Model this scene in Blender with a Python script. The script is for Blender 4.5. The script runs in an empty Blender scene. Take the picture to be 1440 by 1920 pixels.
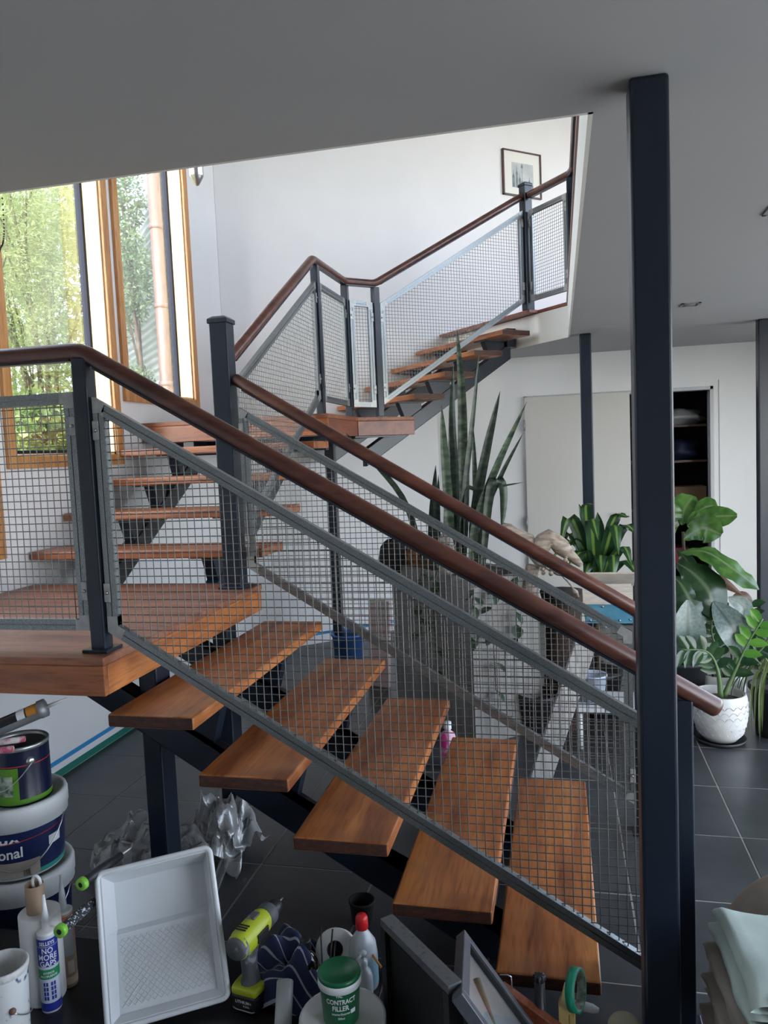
import bpy, bmesh, math, random
from mathutils import Vector, Matrix
R_ = math.radians
scene = bpy.context.scene
COL = scene.collection

# ------------------------------------------------------------------ camera
cam_d = bpy.data.cameras.new('camera'); cam = bpy.data.objects.new('camera', cam_d); COL.objects.link(cam)
cam_d.sensor_fit = 'HORIZONTAL'; cam_d.sensor_width = 36.0; cam_d.lens = 36.0 * 1442.37 / 1440.0
cam_d.clip_start = 0.05; cam_d.clip_end = 200
_r, _d, _f = (0.9745, 0.2205, -0.0425), (-0.0242, -0.0849, -0.9961), (-0.2233, 0.9717, -0.0774)
cam.matrix_world = Matrix(((_r[0], -_d[0], -_f[0], 0), (_r[1], -_d[1], -_f[1], 0), (_r[2], -_d[2], -_f[2], 1.643), (0, 0, 0, 1)))
scene.camera = cam

# ------------------------------------------------------------------ sky, sun, exposure
world = bpy.data.worlds.new('sky'); scene.world = world; world.use_nodes = True
wn = world.node_tree.nodes; wl = world.node_tree.links
bg = wn['Background']
sky = wn.new('ShaderNodeTexSky'); sky.sky_type = 'HOSEK_WILKIE'; sky.turbidity = 6.0; sky.ground_albedo = 0.4
sky.sun_direction = Vector((-0.07, -0.84, 0.54)).normalized()
hs = wn.new('ShaderNodeHueSaturation'); hs.inputs['Saturation'].default_value = 0.5
wl.new(sky.outputs[0], hs.inputs['Color']); wm = wn.new('ShaderNodeMix'); wm.data_type = 'RGBA'; wm.blend_type = 'MULTIPLY'; wm.inputs['Factor'].default_value = 1.0; wm.inputs[7].default_value = (0.965, 1.0, 1.045, 1)
wl.new(hs.outputs[0], wm.inputs[6]); wl.new(wm.outputs[2], bg.inputs['Color'])
bg.inputs['Strength'].default_value = 58.0
sun_d = bpy.data.lights.new('sun', 'SUN'); sun = bpy.data.objects.new('sun', sun_d); COL.objects.link(sun)
sun_d.energy = 16.0; sun_d.angle = R_(1.5); sun_d.color = (1.0, 0.95, 0.86)
sun.rotation_euler = Vector((0.07, 0.84, -0.54)).to_track_quat('-Z', 'Y').to_euler()

def portal(name, loc, rot, sx, sy):
    d = bpy.data.lights.new(name, 'AREA'); d.shape = 'RECTANGLE'; d.size = sx; d.size_y = sy
    d.cycles.is_portal = True
    o = bpy.data.objects.new(name, d); COL.objects.link(o); o.location = loc; o.rotation_euler = rot
    return o

scene.view_settings.view_transform = 'Standard'; scene.view_settings.look = 'None'
scene.view_settings.exposure = 0.0; scene.view_settings.gamma = 1.0; scene.view_settings.use_curve_mapping = False
cy = scene.cycles
cy.max_bounces = 8; cy.diffuse_bounces = 5; cy.glossy_bounces = 3; cy.transmission_bounces = 6; cy.transparent_max_bounces = 10
cy.sample_clamp_indirect = 6.0; cy.caustics_reflective = False; cy.caustics_refractive = False
cy.use_denoising = True; cy.use_adaptive_sampling = True; cy.adaptive_threshold = 0.025

# ------------------------------------------------------------------ materials
MATS = {}
def _new(name):
    m = bpy.data.materials.new(name); m.use_nodes = True
    nt = m.node_tree; return m, nt, nt.nodes['Principled BSDF']
def pm(name, col, rough=0.5, metal=0.0, var=0.0, vscale=8.0, col2=None, bump=0.0, bscale=60.0, spec=0.5, coat=0.0,
       stretch=(1, 1, 1), detail=4.0, ramp=(0.35, 0.7), trans=0.0, sss=0.0, alpha=1.0, island=0.0):
    """plain or mottled procedural material"""
    if name in MATS: return MATS[name]
    m, nt, b = _new(name); n = nt.nodes; l = nt.links
    b.inputs['Roughness'].default_value = rough; b.inputs['Metallic'].default_value = metal
    b.inputs['Specular IOR Level'].default_value = spec; b.inputs['Coat Weight'].default_value = coat
    b.inputs['Transmission Weight'].default_value = trans; b.inputs['Alpha'].default_value = alpha
    c = tuple(col) + (1.0,)
    b.inputs['Base Color'].default_value = c
    if var or col2 or bump:
        tc = n.new('ShaderNodeTexCoord'); mp = n.new('ShaderNodeMapping'); mp.inputs['Scale'].default_value = stretch
        oi = n.new('ShaderNodeObjectInfo'); mul = n.new('ShaderNodeVectorMath'); mul.operation = 'ADD'
        l.new(tc.outputs['Object'], mul.inputs[0]); l.new(oi.outputs['Random'], mul.inputs[1]); l.new(mul.outputs[0], mp.inputs['Vector'])
    if var or col2:
        c2 = tuple(col2) + (1.0,) if col2 else tuple(min(1, x * (1 - var)) for x in col) + (1.0,)
        nz = n.new('ShaderNodeTexNoise'); nz.inputs['Scale'].default_value = vscale; nz.inputs['Detail'].default_value = detail
        l.new(mp.outputs[0], nz.inputs['Vector'])
        rp = n.new('ShaderNodeValToRGB'); rp.color_ramp.elements[0].position = ramp[0]; rp.color_ramp.elements[1].position = ramp[1]
        rp.color_ramp.elements[0].color = c2; rp.color_ramp.elements[1].color = c
        l.new(nz.outputs['Fac'], rp.inputs['Fac'])
        l.new(rp.outputs['Color'], b.inputs['Base Color'])
    if bump:
        nb = n.new('ShaderNodeTexNoise'); nb.inputs['Scale'].default_value = bscale; nb.inputs['Detail'].default_value = 5
        l.new(mp.outputs[0], nb.inputs['Vector'])
        bp = n.new('ShaderNodeBump'); bp.inputs['Strength'].default_value = bump; bp.inputs['Distance'].default_value = 0.01
        l.new(nb.outputs['Fac'], bp.inputs['Height']); l.new(bp.outputs[0], b.inputs['Normal'])
    MATS[name] = m; return m

def wood(name, dark, mid, light, axis='Y', rough=0.32, scale=1.0, coat=0.25, wear=None):
    m, nt, b = _new(name); n = nt.nodes; l = nt.links
    tc = n.new('ShaderNodeTexCoord'); oi = n.new('ShaderNodeObjectInfo')
    ml = n.new('ShaderNodeMath'); ml.operation = 'MULTIPLY'; ml.inputs[1].default_value = 58.0; l.new(oi.outputs['Random'], ml.inputs[0])
    ad = n.new('ShaderNodeVectorMath'); ad.operation = 'ADD'; l.new(tc.outputs['Object'], ad.inputs[0]); l.new(ml.outputs[0], ad.inputs[1])
    mp = n.new('ShaderNodeMapping'); st = {'X': (1.3, 14, 14), 'Y': (14, 1.3, 14), 'Z': (14, 14, 1.3)}[axis]
    mp.inputs['Scale'].default_value = tuple(x * scale for x in st); l.new(ad.outputs[0], mp.inputs['Vector'])
    nz = n.new('ShaderNodeTexNoise'); nz.inputs['Scale'].default_value = 1.0; nz.inputs['Detail'].default_value = 6; nz.inputs['Distortion'].default_value = 0.6
    l.new(mp.outputs[0], nz.inputs['Vector'])
    rp = n.new('ShaderNodeValToRGB'); e = rp.color_ramp.elements
    e[0].position = 0.28; e[0].color = tuple(dark) + (1,); e[1].position = 0.75; e[1].color = tuple(light) + (1,)
    k = rp.color_ramp.elements.new(0.5); k.color = tuple(mid) + (1,)
    l.new(nz.outputs['Fac'], rp.inputs['Fac'])
    # fine pores
    mp2 = n.new('ShaderNodeMapping'); mp2.inputs['Scale'].default_value = tuple(x * 7 * scale for x in st); l.new(ad.outputs[0], mp2.inputs['Vector'])
    n2 = n.new('ShaderNodeTexNoise'); n2.inputs['Scale'].default_value = 1.0; n2.inputs['Detail'].default_value = 3; l.new(mp2.outputs[0], n2.inputs['Vector'])
    r2 = n.new('ShaderNodeValToRGB'); r2.color_ramp.elements[0].position = 0.3; r2.color_ramp.elements[0].color = (0.55, 0.5, 0.48, 1); r2.color_ramp.elements[1].position = 0.52; r2.color_ramp.elements[1].color = (1, 1, 1, 1)
    l.new(n2.outputs['Fac'], r2.inputs['Fac'])
    mx = n.new('ShaderNodeMix'); mx.data_type = 'RGBA'; mx.blend_type = 'MULTIPLY'; mx.inputs['Factor'].default_value = 0.8
    l.new(rp.outputs['Color'], mx.inputs[6]); l.new(r2.outputs['Color'], mx.inputs[7])
    out = mx.outputs[2]
    if wear:   # worn, dull blotches with a shape of their own
        n3 = n.new('ShaderNodeTexNoise'); n3.inputs['Scale'].default_value = 9.0; n3.inputs['Detail'].default_value = 6; l.new(ad.outputs[0], n3.inputs['Vector'])
        r3 = n.new('ShaderNodeValToRGB'); r3.color_ramp.elements[0].position = 0.52; r3.color_ramp.elements[0].color = (0, 0, 0, 1); r3.color_ramp.elements[1].position = 0.75; r3.color_ramp.elements[1].color = (0.6, 0.6, 0.6, 1)
        l.new(n3.outputs['Fac'], r3.inputs['Fac'])
        m3 = n.new('ShaderNodeMix'); m3.data_type = 'RGBA'; l.new(r3.outputs['Color'], m3.inputs['Factor']); l.new(out, m3.inputs[6]); m3.inputs[7].default_value = tuple(wear) + (1,)
        out = m3.outputs[2]
    l.new(out, b.inputs['Base Color'])
    b.inputs['Roughness'].default_value = rough; b.inputs['Coat Weight'].default_value = coat; b.inputs['Coat Roughness'].default_value = 0.3
    bp = n.new('ShaderNodeBump'); bp.inputs['Strength'].default_value = 0.08; bp.inputs['Distance'].default_value = 0.004
    l.new(n2.outputs['Fac'], bp.inputs['Height']); l.new(bp.outputs[0], b.inputs['Normal'])
    MATS[name] = m; return m

def glass_mat(name, tint=(1, 1, 1), refl=0.06, rough=0.02):
    m = bpy.data.materials.new(name); m.use_nodes = True; nt = m.node_tree; n = nt.nodes; l = nt.links
    n.remove(n['Principled BSDF']); t = n.new('ShaderNodeBsdfTransparent'); t.inputs['Color'].default_value = tuple(tint) + (1,)
    g = n.new('ShaderNodeBsdfGlossy'); g.inputs['Roughness'].default_value = rough
    mx = n.new('ShaderNodeMixShader'); lw = n.new('ShaderNodeLayerWeight'); lw.inputs['Blend'].default_value = 0.25
    mt = n.new('ShaderNodeMath'); mt.operation = 'MULTIPLY_ADD'; mt.inputs[1].default_value = 0.35; mt.inputs[2].default_value = refl
    l.new(lw.outputs['Fresnel'], mt.inputs[0]); l.new(mt.outputs[0], mx.inputs['Fac'])
    l.new(t.outputs[0], mx.inputs[1]); l.new(g.outputs[0], mx.inputs[2]); l.new(mx.outputs[0], n['Material Output'].inputs['Surface'])
    MATS[name] = m; return m

def leaf_mat(name, c1, c2, stripe=None, rough=0.35, axis_scale=(8, 8, 8), trans=0.25):
    m, nt, b = _new(name); n = nt.nodes; l = nt.links
    tc = n.new('ShaderNodeTexCoord'); mp = n.new('ShaderNodeMapping'); mp.inputs['Scale'].default_value = axis_scale
    l.new(tc.outputs['Object'], mp.inputs['Vector'])
    nz = n.new('ShaderNodeTexNoise'); nz.inputs['Scale'].default_value = 1.0; nz.inputs['Detail'].default_value = 3; l.new(mp.outputs[0], nz.inputs['Vector'])
    rp = n.new('ShaderNodeValToRGB'); rp.color_ramp.elements[0].position = 0.38; rp.color_ramp.elements[0].color = tuple(c1) + (1,)
    rp.color_ramp.elements[1].position = 0.62; rp.color_ramp.elements[1].color = tuple(c2) + (1,)
    l.new(nz.outputs['Fac'], rp.inputs['Fac']); out = rp.outputs['Color']
    if stripe:      # (colour, lo, hi): band across the blade by UV.x
        uv = n.new('ShaderNodeUVMap'); sx = n.new('ShaderNodeSeparateXYZ'); l.new(uv.outputs[0], sx.inputs[0])
        r2 = n.new('ShaderNodeValToRGB'); el = r2.color_ramp.elements
        el[0].position = 0.0; el[0].color = (0, 0, 0, 1); el[1].position = 1.0; el[1].color = (0, 0, 0, 1)
        for p, v in ((stripe[1] - 0.06, 0), (stripe[1], 1), (stripe[2], 1), (stripe[2] + 0.06, 0)):
            q = r2.color_ramp.elements.new(max(0.001, min(0.999, p))); q.color = (v, v, v, 1)
        l.new(sx.outputs[0], r2.inputs['Fac'])
        mx = n.new('ShaderNodeMix'); mx.data_type = 'RGBA'; l.new(r2.outputs['Color'], mx.inputs['Factor']); l.new(out, mx.inputs[6]); mx.inputs[7].default_value = tuple(stripe[0]) + (1,)
        out = mx.outputs[2]
    l.new(out, b.inputs['Base Color']); b.inputs['Roughness'].default_value = rough
    tr = n.new('ShaderNodeBsdfTranslucent'); l.new(out, tr.inputs['Color'])
    ms = n.new('ShaderNodeMixShader'); ms.inputs['Fac'].default_value = trans
    l.new(b.outputs[0], ms.inputs[1]); l.new(tr.outputs[0], ms.inputs[2]); l.new(ms.outputs[0], n['Material Output'].inputs['Surface'])
    MATS[name] = m; return m

# ------------------------------------------------------------------ mesh helpers
class MB:
    def __init__(s): s.v = []; s.f = []; s.sm = []
    def add(s, vs, fs, smooth=False):
        o = len(s.v); s.v += [tuple(p) for p in vs]; s.f += [tuple(i + o for i in f) for f in fs]; s.sm += [smooth] * len(fs); return s
    def box(s, a, b):
        x0, y0, z0 = (min(p, q) for p, q in zip(a, b)); x1, y1, z1 = (max(p, q) for p, q in zip(a, b))
        return s.add([(x0, y0, z0), (x1, y0, z0), (x1, y1, z0), (x0, y1, z0), (x0, y0, z1), (x1, y0, z1), (x1, y1, z1), (x0, y1, z1)],
                     [(0, 3, 2, 1), (4, 5, 6, 7), (0, 1, 5, 4), (1, 2, 6, 5), (2, 3, 7, 6), (3, 0, 4, 7)])
    def cbox(s, c, d): return s.box([p - q / 2 for p, q in zip(c, d)], [p + q / 2 for p, q in zip(c, d)])
    def obox(s, o, ax, ay, az):
        """oriented box from corner o with three edge vectors"""
        o, ax, ay, az = map(Vector, (o, ax, ay, az))
        P = [o, o + ax, o + ax + ay, o + ay]; P += [p + az for p in P]
        F = [(0, 3, 2, 1), (4, 5, 6, 7), (0, 1, 5, 4), (1, 2, 6, 5), (2, 3, 7, 6), (3, 0, 4, 7)]
        if ax.cross(ay).dot(az) < 0: F = [tuple(reversed(f)) for f in F]
        return s.add(P, F)
    def prism(s, poly, ext):
        """polygon (3D points) extruded by a vector"""
        e = Vector(ext); P = [Vector(p) for p in poly]; n = len(P)
        F = [tuple(range(n)), tuple(reversed(range(n, 2 * n)))] + [((i + 1) % n, i, n + i, n + (i + 1) % n) for i in range(n)]
        nr = sum(((P[i].cross(P[(i + 1) % n])) for i in range(n)), Vector())
        if nr.dot(e) > 0: F = [tuple(reversed(f)) for f in F]
        return s.add(P + [p + e for p in P], F)
    def tube(s, pts, r, n=10, cap=True, smooth=True, up=None):
        P = [Vector(p) for p in pts]; m = len(P); rs = r if isinstance(r, (list, tuple)) else [r] * m
        T = []
        for i in range(m):
            a = (P[i] - P[i - 1]).normalized() if i else (P[1] - P[0]).normalized()
            b = (P[i + 1] - P[i]).normalized() if i < m - 1 else a
            t = (a + b); T.append(t.normalized() if t.length > 1e-6 else a)
        u = Vector(up) if up else (Vector((0, 0, 1)) if abs(T[0].z) < 0.9 else Vector((1, 0, 0)))
        V = []
        for i in range(m):
            x = (u - T[i] * u.dot(T[i])).normalized(); y = T[i].cross(x); u = x
            k = 1.0
            if 0 < i < m - 1:
                cs = (P[i] - P[i - 1]).normalized().dot(T[i]); k = 1 / max(0.5, cs)
            for j in range(n):
                a = 2 * math.pi * j / n
                V.append(P[i] + (x * math.cos(a) + y * math.sin(a)) * rs[i] * (k if m < 12 else 1))
        F = [(i * n + j, i * n + (j + 1) % n, (i + 1) * n + (j + 1) % n, (i + 1) * n + j) for i in range(m - 1) for j in range(n)]
        s.add(V, F, smooth)
        if cap: o = len(s.v) - m * n; s.f += [tuple(o + j for j in reversed(range(n))), tuple(o + (m - 1) * n + j for j in range(n))]; s.sm += [False, False]
        return s
    def lathe(s, prof, n=28, c=(0, 0, 0), smooth=True, a0=0.0, a1=2 * math.pi):
        full = abs(a1 - a0 - 2 * math.pi) < 1e-6; k = n if full else n + 1; V = []
        for r, z in prof:
            for j in range(k):
                a = a0 + (a1 - a0) * j / n; V.append((c[0] + r * math.cos(a), c[1] + r * math.sin(a), c[2] + z))
        F = []
        for i in range(len(prof) - 1):
            for j in range(n):
                j2 = (j + 1) % k
                F.append((i * k + j, i * k + j2, (i + 1) * k + j2, (i + 1) * k + j))
        return s.add(V, F, smooth)
    def grid(s, rows, smooth=True, close=False):
        m = len(rows); n = len(rows[0]); V = [p for r in rows for p in r]
        F = [(i * n + j, i * n + (j + 1) % n, (i + 1) * n + (j + 1) % n, (i + 1) * n + j) for i in range(m - 1) for j in range(n if close else n - 1)]
        return s.add(V, F, smooth)
    def sphere(s, c, r, nu=14, nv=9, sc=(1, 1, 1)):
        rows = []
        for i in range(nv + 1):
            t = math.pi * i / nv
            rows.append([(c[0] + r * sc[0] * math.sin(t) * math.cos(2 * math.pi * j / nu), c[1] + r * sc[1] * math.sin(t) * math.sin(2 * math.pi * j / nu), c[2] - r * sc[2] * math.cos(t)) for j in range(nu)])
        return s.grid(rows, True, True)
    def mesh(s, name, bevel=0.0, seg=2, weld=False):
        me = bpy.data.meshes.new(name); me.from_pydata(s.v, [], s.f); me.polygons.foreach_set('use_smooth', s.sm); me.update()
        if bevel or weld:
            bm = bmesh.new(); bm.from_mesh(me)
            if weld: bmesh.ops.remove_doubles(bm, verts=bm.verts, dist=1e-5)
            if bevel:
                es = [e for e in bm.edges if len(e.link_faces) == 2 and e.calc_face_angle(0) > 0.6]
                bmesh.ops.bevel(bm, geom=es, offset=bevel, segments=seg, profile=0.5, affect='EDGES', clamp_overlap=True)
                for f in bm.faces: f.smooth = False
            bm.to_mesh(me); bm.free()
        return me
    def build(s, name, m, parent=None, bevel=0.0, seg=2, loc=None):
        return link(name, s.mesh(name, bevel, seg), m, parent, loc)

def link(name, me, m, parent=None, loc=None, rot=None):
    o = bpy.data.objects.new(name, me); COL.objects.link(o)
    if m is not None and not me.materials: me.materials.append(m)
    if loc: o.location = loc
    if rot: o.rotation_euler = rot
    if parent: o.parent = parent
    return o
def tag(o, label=None, cat=None, group=None, kind=None):
    if label: o['label'] = label
    if cat: o['category'] = cat
    if group: o['group'] = group
    if kind: o['kind'] = kind
    return o
def thing(name, label, cat, loc=(0, 0, 0), rotz=0.0, group=None, rot=None):
    o = bpy.data.objects.new(name, None); COL.objects.link(o); o.location = loc; o.empty_display_size = 0.1
    o.rotation_euler = rot if rot else (0, 0, rotz)
    return tag(o, label, cat, group)
def struct(o): o['kind'] = 'structure'; return o
def V3(*a): return Vector(a)
def text_mesh(txt, size, bold=0.0, align='CENTER', extrude=0.0):
    cu = bpy.data.curves.new('t', 'FONT'); cu.body = txt; cu.size = size; cu.offset = bold; cu.align_x = align; cu.align_y = 'CENTER'; cu.extrude = extrude; cu.resolution_u = 3
    ob = bpy.data.objects.new('t', cu); COL.objects.link(ob)
    dg = bpy.context.evaluated_depsgraph_get(); dg.update(); me = bpy.data.meshes.new_from_object(ob.evaluated_get(dg))
    bpy.data.objects.remove(ob); bpy.data.curves.remove(cu); me.materials.clear()
    return me
def text_cyl(name, txt, size, r, a, z, m, parent, bold=0.0, sq=1.0, tilt=0.0):
    """lettering wrapped round a vertical cylinder of radius r, centred at angle a and height z"""
    me = text_mesh(txt, size, bold)
    bm = bmesh.new(); bm.from_mesh(me); bmesh.ops.triangulate(bm, faces=bm.faces)
    for _ in range(2): bmesh.ops.subdivide_edges(bm, edges=[e for e in bm.edges if e.calc_length() > size * 0.35], cuts=1)
    for v in bm.verts:
        x, y = v.co.x * sq, v.co.y + v.co.x * sq * tilt
        t = a + x / r; v.co = ((r + 0.0008) * math.cos(t), (r + 0.0008) * math.sin(t), z + y)
    bm.to_mesh(me); bm.free(); return link(name, me, m, parent)
def text_flat(name, txt, size, o, ex, ey, m, parent, bold=0.0, lift=0.0008):
    me = text_mesh(txt, size, bold); o, ex, ey = Vector(o), Vector(ex).normalized(), Vector(ey).normalized(); nn = ex.cross(ey)
    for v in me.vertices: v.co = o + ex * v.co.x + ey * v.co.y + nn * lift
    return link(name, me, m, parent)

# palette ------------------------------------------------------------------------------------------
WHITE = pm('white_wall_paint', (0.78, 0.785, 0.79), 0.7, var=0.03, vscale=3, bump=0.03, bscale=180)
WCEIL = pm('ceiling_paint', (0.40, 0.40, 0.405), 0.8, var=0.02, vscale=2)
FASC = pm('cream_fascia_paint', (0.84, 0.825, 0.77), 0.65, var=0.06, vscale=3)
STEEL = pm('navy_steel_paint', (0.011, 0.0185, 0.033), 0.33, var=0.25, vscale=4, bump=0.02, bscale=90)
GALV = pm('galvanised_steel', (0.30, 0.32, 0.325), 0.38, 0.85, col2=(0.17, 0.185, 0.19), vscale=320, detail=2, ramp=(0.34, 0.68), bump=0.03, bscale=200)
GALV2 = pm('galvanised_bracket', (0.42, 0.42, 0.41), 0.45, 0.6, var=0.2, vscale=40)
WIRE = pm('mesh_wire', (0.18, 0.175, 0.165), 0.42, 0.5)
BOLT = pm('bolt_steel', (0.45, 0.44, 0.42), 0.3, 0.9)
TIMB = wood('jarrah_tread', (0.15, 0.036, 0.011), (0.39, 0.125, 0.032), (0.56, 0.215, 0.058), 'Y', 0.40, coat=0.10, wear=(0.33, 0.145, 0.055))
TIMBX = wood('jarrah_board_across', (0.15, 0.036, 0.012), (0.33, 0.10, 0.03), (0.48, 0.175, 0.052), 'X', 0.40, coat=0.10, wear=(0.28, 0.12, 0.06))
DECK = wood('scuffed_jarrah_deck', (0.16, 0.05, 0.024), (0.27, 0.098, 0.048), (0.37, 0.15, 0.08), 'X', 0.5, coat=0.0, wear=(0.32, 0.17, 0.11))
ENDG_SHADED = pm('jarrah_end_grain_shaded', (0.085, 0.027, 0.014), 0.6, col2=(0.035, 0.014, 0.010), vscale=40, stretch=(1, 1, 3))  # end grain tone with shade put into the colour
RAILW = wood('dark_handrail_timber', (0.055, 0.018, 0.013), (0.10, 0.033, 0.022), (0.16, 0.058, 0.036), 'X', 0.33)
CEDAR = wood('cedar_window_timber', (0.42, 0.17, 0.04), (0.56, 0.25, 0.07), (0.66, 0.34, 0.11), 'Z', 0.4)
TRIMW = wood('red_floor_trim', (0.16, 0.05, 0.03), (0.26, 0.075, 0.04), (0.34, 0.11, 0.06), 'Y', 0.4)
ALU = pm('black_window_frame', (0.008, 0.010, 0.022), 0.6, spec=0.2)
PINE = wood('pale_pine_reveal', (0.66, 0.46, 0.24), (0.76, 0.58, 0.34), (0.82, 0.67, 0.44), 'Z', 0.45)
GLASS = glass_mat('window_glass')
TILE = pm('charcoal_tile', (0.062, 0.064, 0.068), 0.30, var=0.35, vscale=5, bump=0.06, bscale=25, detail=8)
GROUT = pm('grey_grout', (0.34, 0.32, 0.29), 0.9, var=0.2, vscale=20)
BLACK = pm('black_satin', (0.008, 0.008, 0.009), 0.4)
UX, UY = 0.75081, 0.66053            # direction of the upper flight and of the angled wall
u_ = Vector((UX, UY, 0)); n_ = Vector((-UY, UX, 0)); Z_ = Vector((0, 0, 1))
C0 = Vector((-1.0154, 5.534, 0))

# ------------------------------------------------------------------ portals in the openings
portal('portal_window', (-2.85, 3.75, 2.95), (0, -R_(90), 0), 2.5, 0.9)
portal('portal_window', (-2.85, 4.83, 3.15), (0, -R_(90), 0), 2.1, 0.9)
portal('portal_doors', (2.66, 2.7, 1.17), (0, R_(90), 0), 2.25, 6.6)
portal('portal_added_clerestory', (2.66, 4.5, 4.09), (0, R_(90), 0), 1.5, 7.0)

# ------------------------------------------------------------------ floor of single tiles
ZC = 2.45; ZU = 2.712
b = MB(); b.box((-2.8, -2.6, -0.12), (2.7, 9.6, -0.0015)); floor = struct(b.build('floor', GROUT))
TX, TY = 0.4777, 0.488
tile_me = MB().cbox((0, 0, -0.004), (TX - 0.006, TY - 0.006, 0.008)).mesh('tile', 0.0015, 1)
rnd = random.Random(3)
for i in range(-7, 9):
    for j in range(-10, 11):
        cx, cyy = 0.695 + (i - 0.5) * TX, 4.265 + (j - 0.5) * TY
        if cx - TX / 2 < -2.62 or cyy + TY / 2 > 7.3 or cyy < -2.4 or cx > 2.4: continue
        o = link('tile', tile_me, TILE, floor, (cx, cyy, rnd.uniform(-0.0006, 0.0006)))
b = MB(); b.box((-2.62, -2.5, -0.008), (0.695 - 7 * TX - 0.003 if False else 0.695 - 6 * TX - 0.003 - 0 * TX, 7.2, 0.0))
# cut tiles along the window wall
for j in range(-10, 7):
    y0 = 4.265 + (j - 1) * TY; MBt = MB().box((-2.615, y0 + 0.003, -0.008), (0.695 - 6 * TX - 0.003, y0 + TY - 0.003, 0.0))
    MBt.build('tile', TILE, floor)

# ------------------------------------------------------------------ ceiling slab with the stair void, upper floor
def slab(name, poly, z0, z1, m): return MB().prism([(x, y, z0) for x, y in poly], (0, 0, z1 - z0)).build(name, m)
VX, VY = 0.102, 2.023                                   # right and near edge of the void
Fa = (VX, 6.075); Fb = (VX - UY * 1.66, 6.075 + UX * 1.66)
far = (Fb[0] + UX * 3.2, Fb[1] + UY * 3.2)
b = MB()
b.prism([(-2.8, -2.6, ZC), (2.7, -2.6, ZC), (2.7, VY, ZC), (-2.8, VY, ZC)], (0, 0, 0.24))
b.prism([(VX, VY, ZC), (2.7, VY, ZC), (2.7, 9.7, ZC), (far[0], 9.7, ZC), (far[0], far[1], ZC), (Fb[0], Fb[1], ZC), (Fa[0], Fa[1], ZC)], (0, 0, 0.24))
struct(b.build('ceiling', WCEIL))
# painted fascia boards round the void and the upper floor on top
b = MB()
b.obox((VX - 0.012, VY, ZC), (0, 6.075 - VY, 0), (0.012, 0, 0), (0, 0, 0.235))
b.obox((Fa[0], Fa[1], ZC), n_ * 1.66, -u_ * 0.012, (0, 0, 0.235))
b.box((-2.62, VY, ZC), (VX, VY + 0.012, ZC + 0.235))
struct(b.build('trim_1', FASC))
b = MB()
b.prism([(-2.8, -2.6, ZC + 0.24), (2.7, -2.6, ZC + 0.24), (2.7, VY, ZC + 0.24), (-2.8, VY, ZC + 0.24)], (0, 0, ZU - ZC - 0.24))
zz = ZC + 0.24; Pn = Vector((Fa[0], Fa[1], 0)) + n_ * 0.335; Pw = Vector((Fb[0], Fb[1], 0))
q = lambda p, k=0.0: (p.x - UX * k, p.y - UY * k, zz)
b.prism([(VX - 0.02, VY, zz), (2.7, VY, zz), (2.7, 9.7, zz), (far[0], 9.7, zz), (far[0], far[1], zz), q(Pw, .105), q(Pn, .105), q(Pn, .014), (VX - 0.02, 6.075, zz)], (0, 0, ZU - zz))
struct(b.build('floor_upper', TRIMW))

# ------------------------------------------------------------------ walls
XL = -2.62
wins = [(2.2, 3.12, 1.272, 4.2), (3.31, 4.205, 1.70, 4.2), (4.39, 5.285, 2.088, 4.2)]
b = MB(); y0 = -2.6
for (a, c, zb, zt) in wins:
    b.box((XL - 0.14, y0, -0.1), (XL, a, 5.3)); b.box((XL - 0.14, a, -0.1), (XL, c, zb)); b.box((XL - 0.14, a, zt), (XL, c, 5.3)); y0 = c
b.box((XL - 0.14, y0, -0.1), (XL, 5.86, 5.3))
struct(b.build('wall_left', WHITE))
W0 = C0 + n_ * 1.31; t0 = (XL - W0.x) / UX; WA = W0 + u_ * t0            # corner with the window wall
t1 = (7.2 - WA.y) / UY; WB = WA + u_ * t1                                   # meets the rear wall below
WE = WA + u_ * 5.2
b = MB(); b.prism([(WA.x, WA.y, -0.1), (WE.x, WE.y, -0.1), (WE.x - UY * .2, WE.y + UX * .2, -0.1), (WA.x - UY * .2 - .1, WA.y + UX * .2 - .1, -0.1)], (0, 0, 5.4))
struct(b.build('wall_angled', WHITE))
YB = 7.2; DL, DR, DT = -0.30, 1.318, 2.095                               # store opening in the rear wall
b = MB(); b.box((WB.x - 0.02, YB, -0.1), (DL, YB + 0.12, ZC)); b.box((DR, YB, -0.1), (2.6, YB + 0.12, ZC)); b.box((DL, YB, DT), (DR, YB + 0.12, ZC))
struct(b.build('wall_back', WHITE))
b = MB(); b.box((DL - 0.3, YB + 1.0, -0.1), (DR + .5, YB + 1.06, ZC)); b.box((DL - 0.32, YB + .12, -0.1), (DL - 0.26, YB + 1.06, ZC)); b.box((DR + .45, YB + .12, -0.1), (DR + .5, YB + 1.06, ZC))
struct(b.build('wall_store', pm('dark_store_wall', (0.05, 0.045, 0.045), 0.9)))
# right wall with wide glazed doors and an unseen clerestory added to brighten upstairs, front wall, upper rear walls, roof
b = MB()
XR = 2.5
DY0, DY1 = -0.6, 6.0
b.box((XR, -2.6, -0.1), (XR + .2, DY0, 3.1)); b.box((XR, DY0, 2.3), (XR + .2, DY1, 3.1)); b.box((XR, DY1, -0.1), (XR + .2, 9.7, 3.1))
b.box((XR, -2.6, 4.86), (XR + .2, 9.7, 5.3)); b.box((XR, -2.6, 3.1), (XR + .2, 1.0, 4.86)); b.box((XR, 8.0, 3.1), (XR + .2, 9.7, 4.86)); b.box((XR, 1.0, 3.1), (XR + .2, 8.0, 3.32))
struct(b.build('wall_right', WHITE))
b = MB()
b.box((-2.82, -2.8, -0.1), (2.7, -2.6, 3.0)); b.box((-2.82, -2.8, 3.0), (2.7, -2.6, 5.3))
struct(b.build('wall_front', WHITE))
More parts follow.
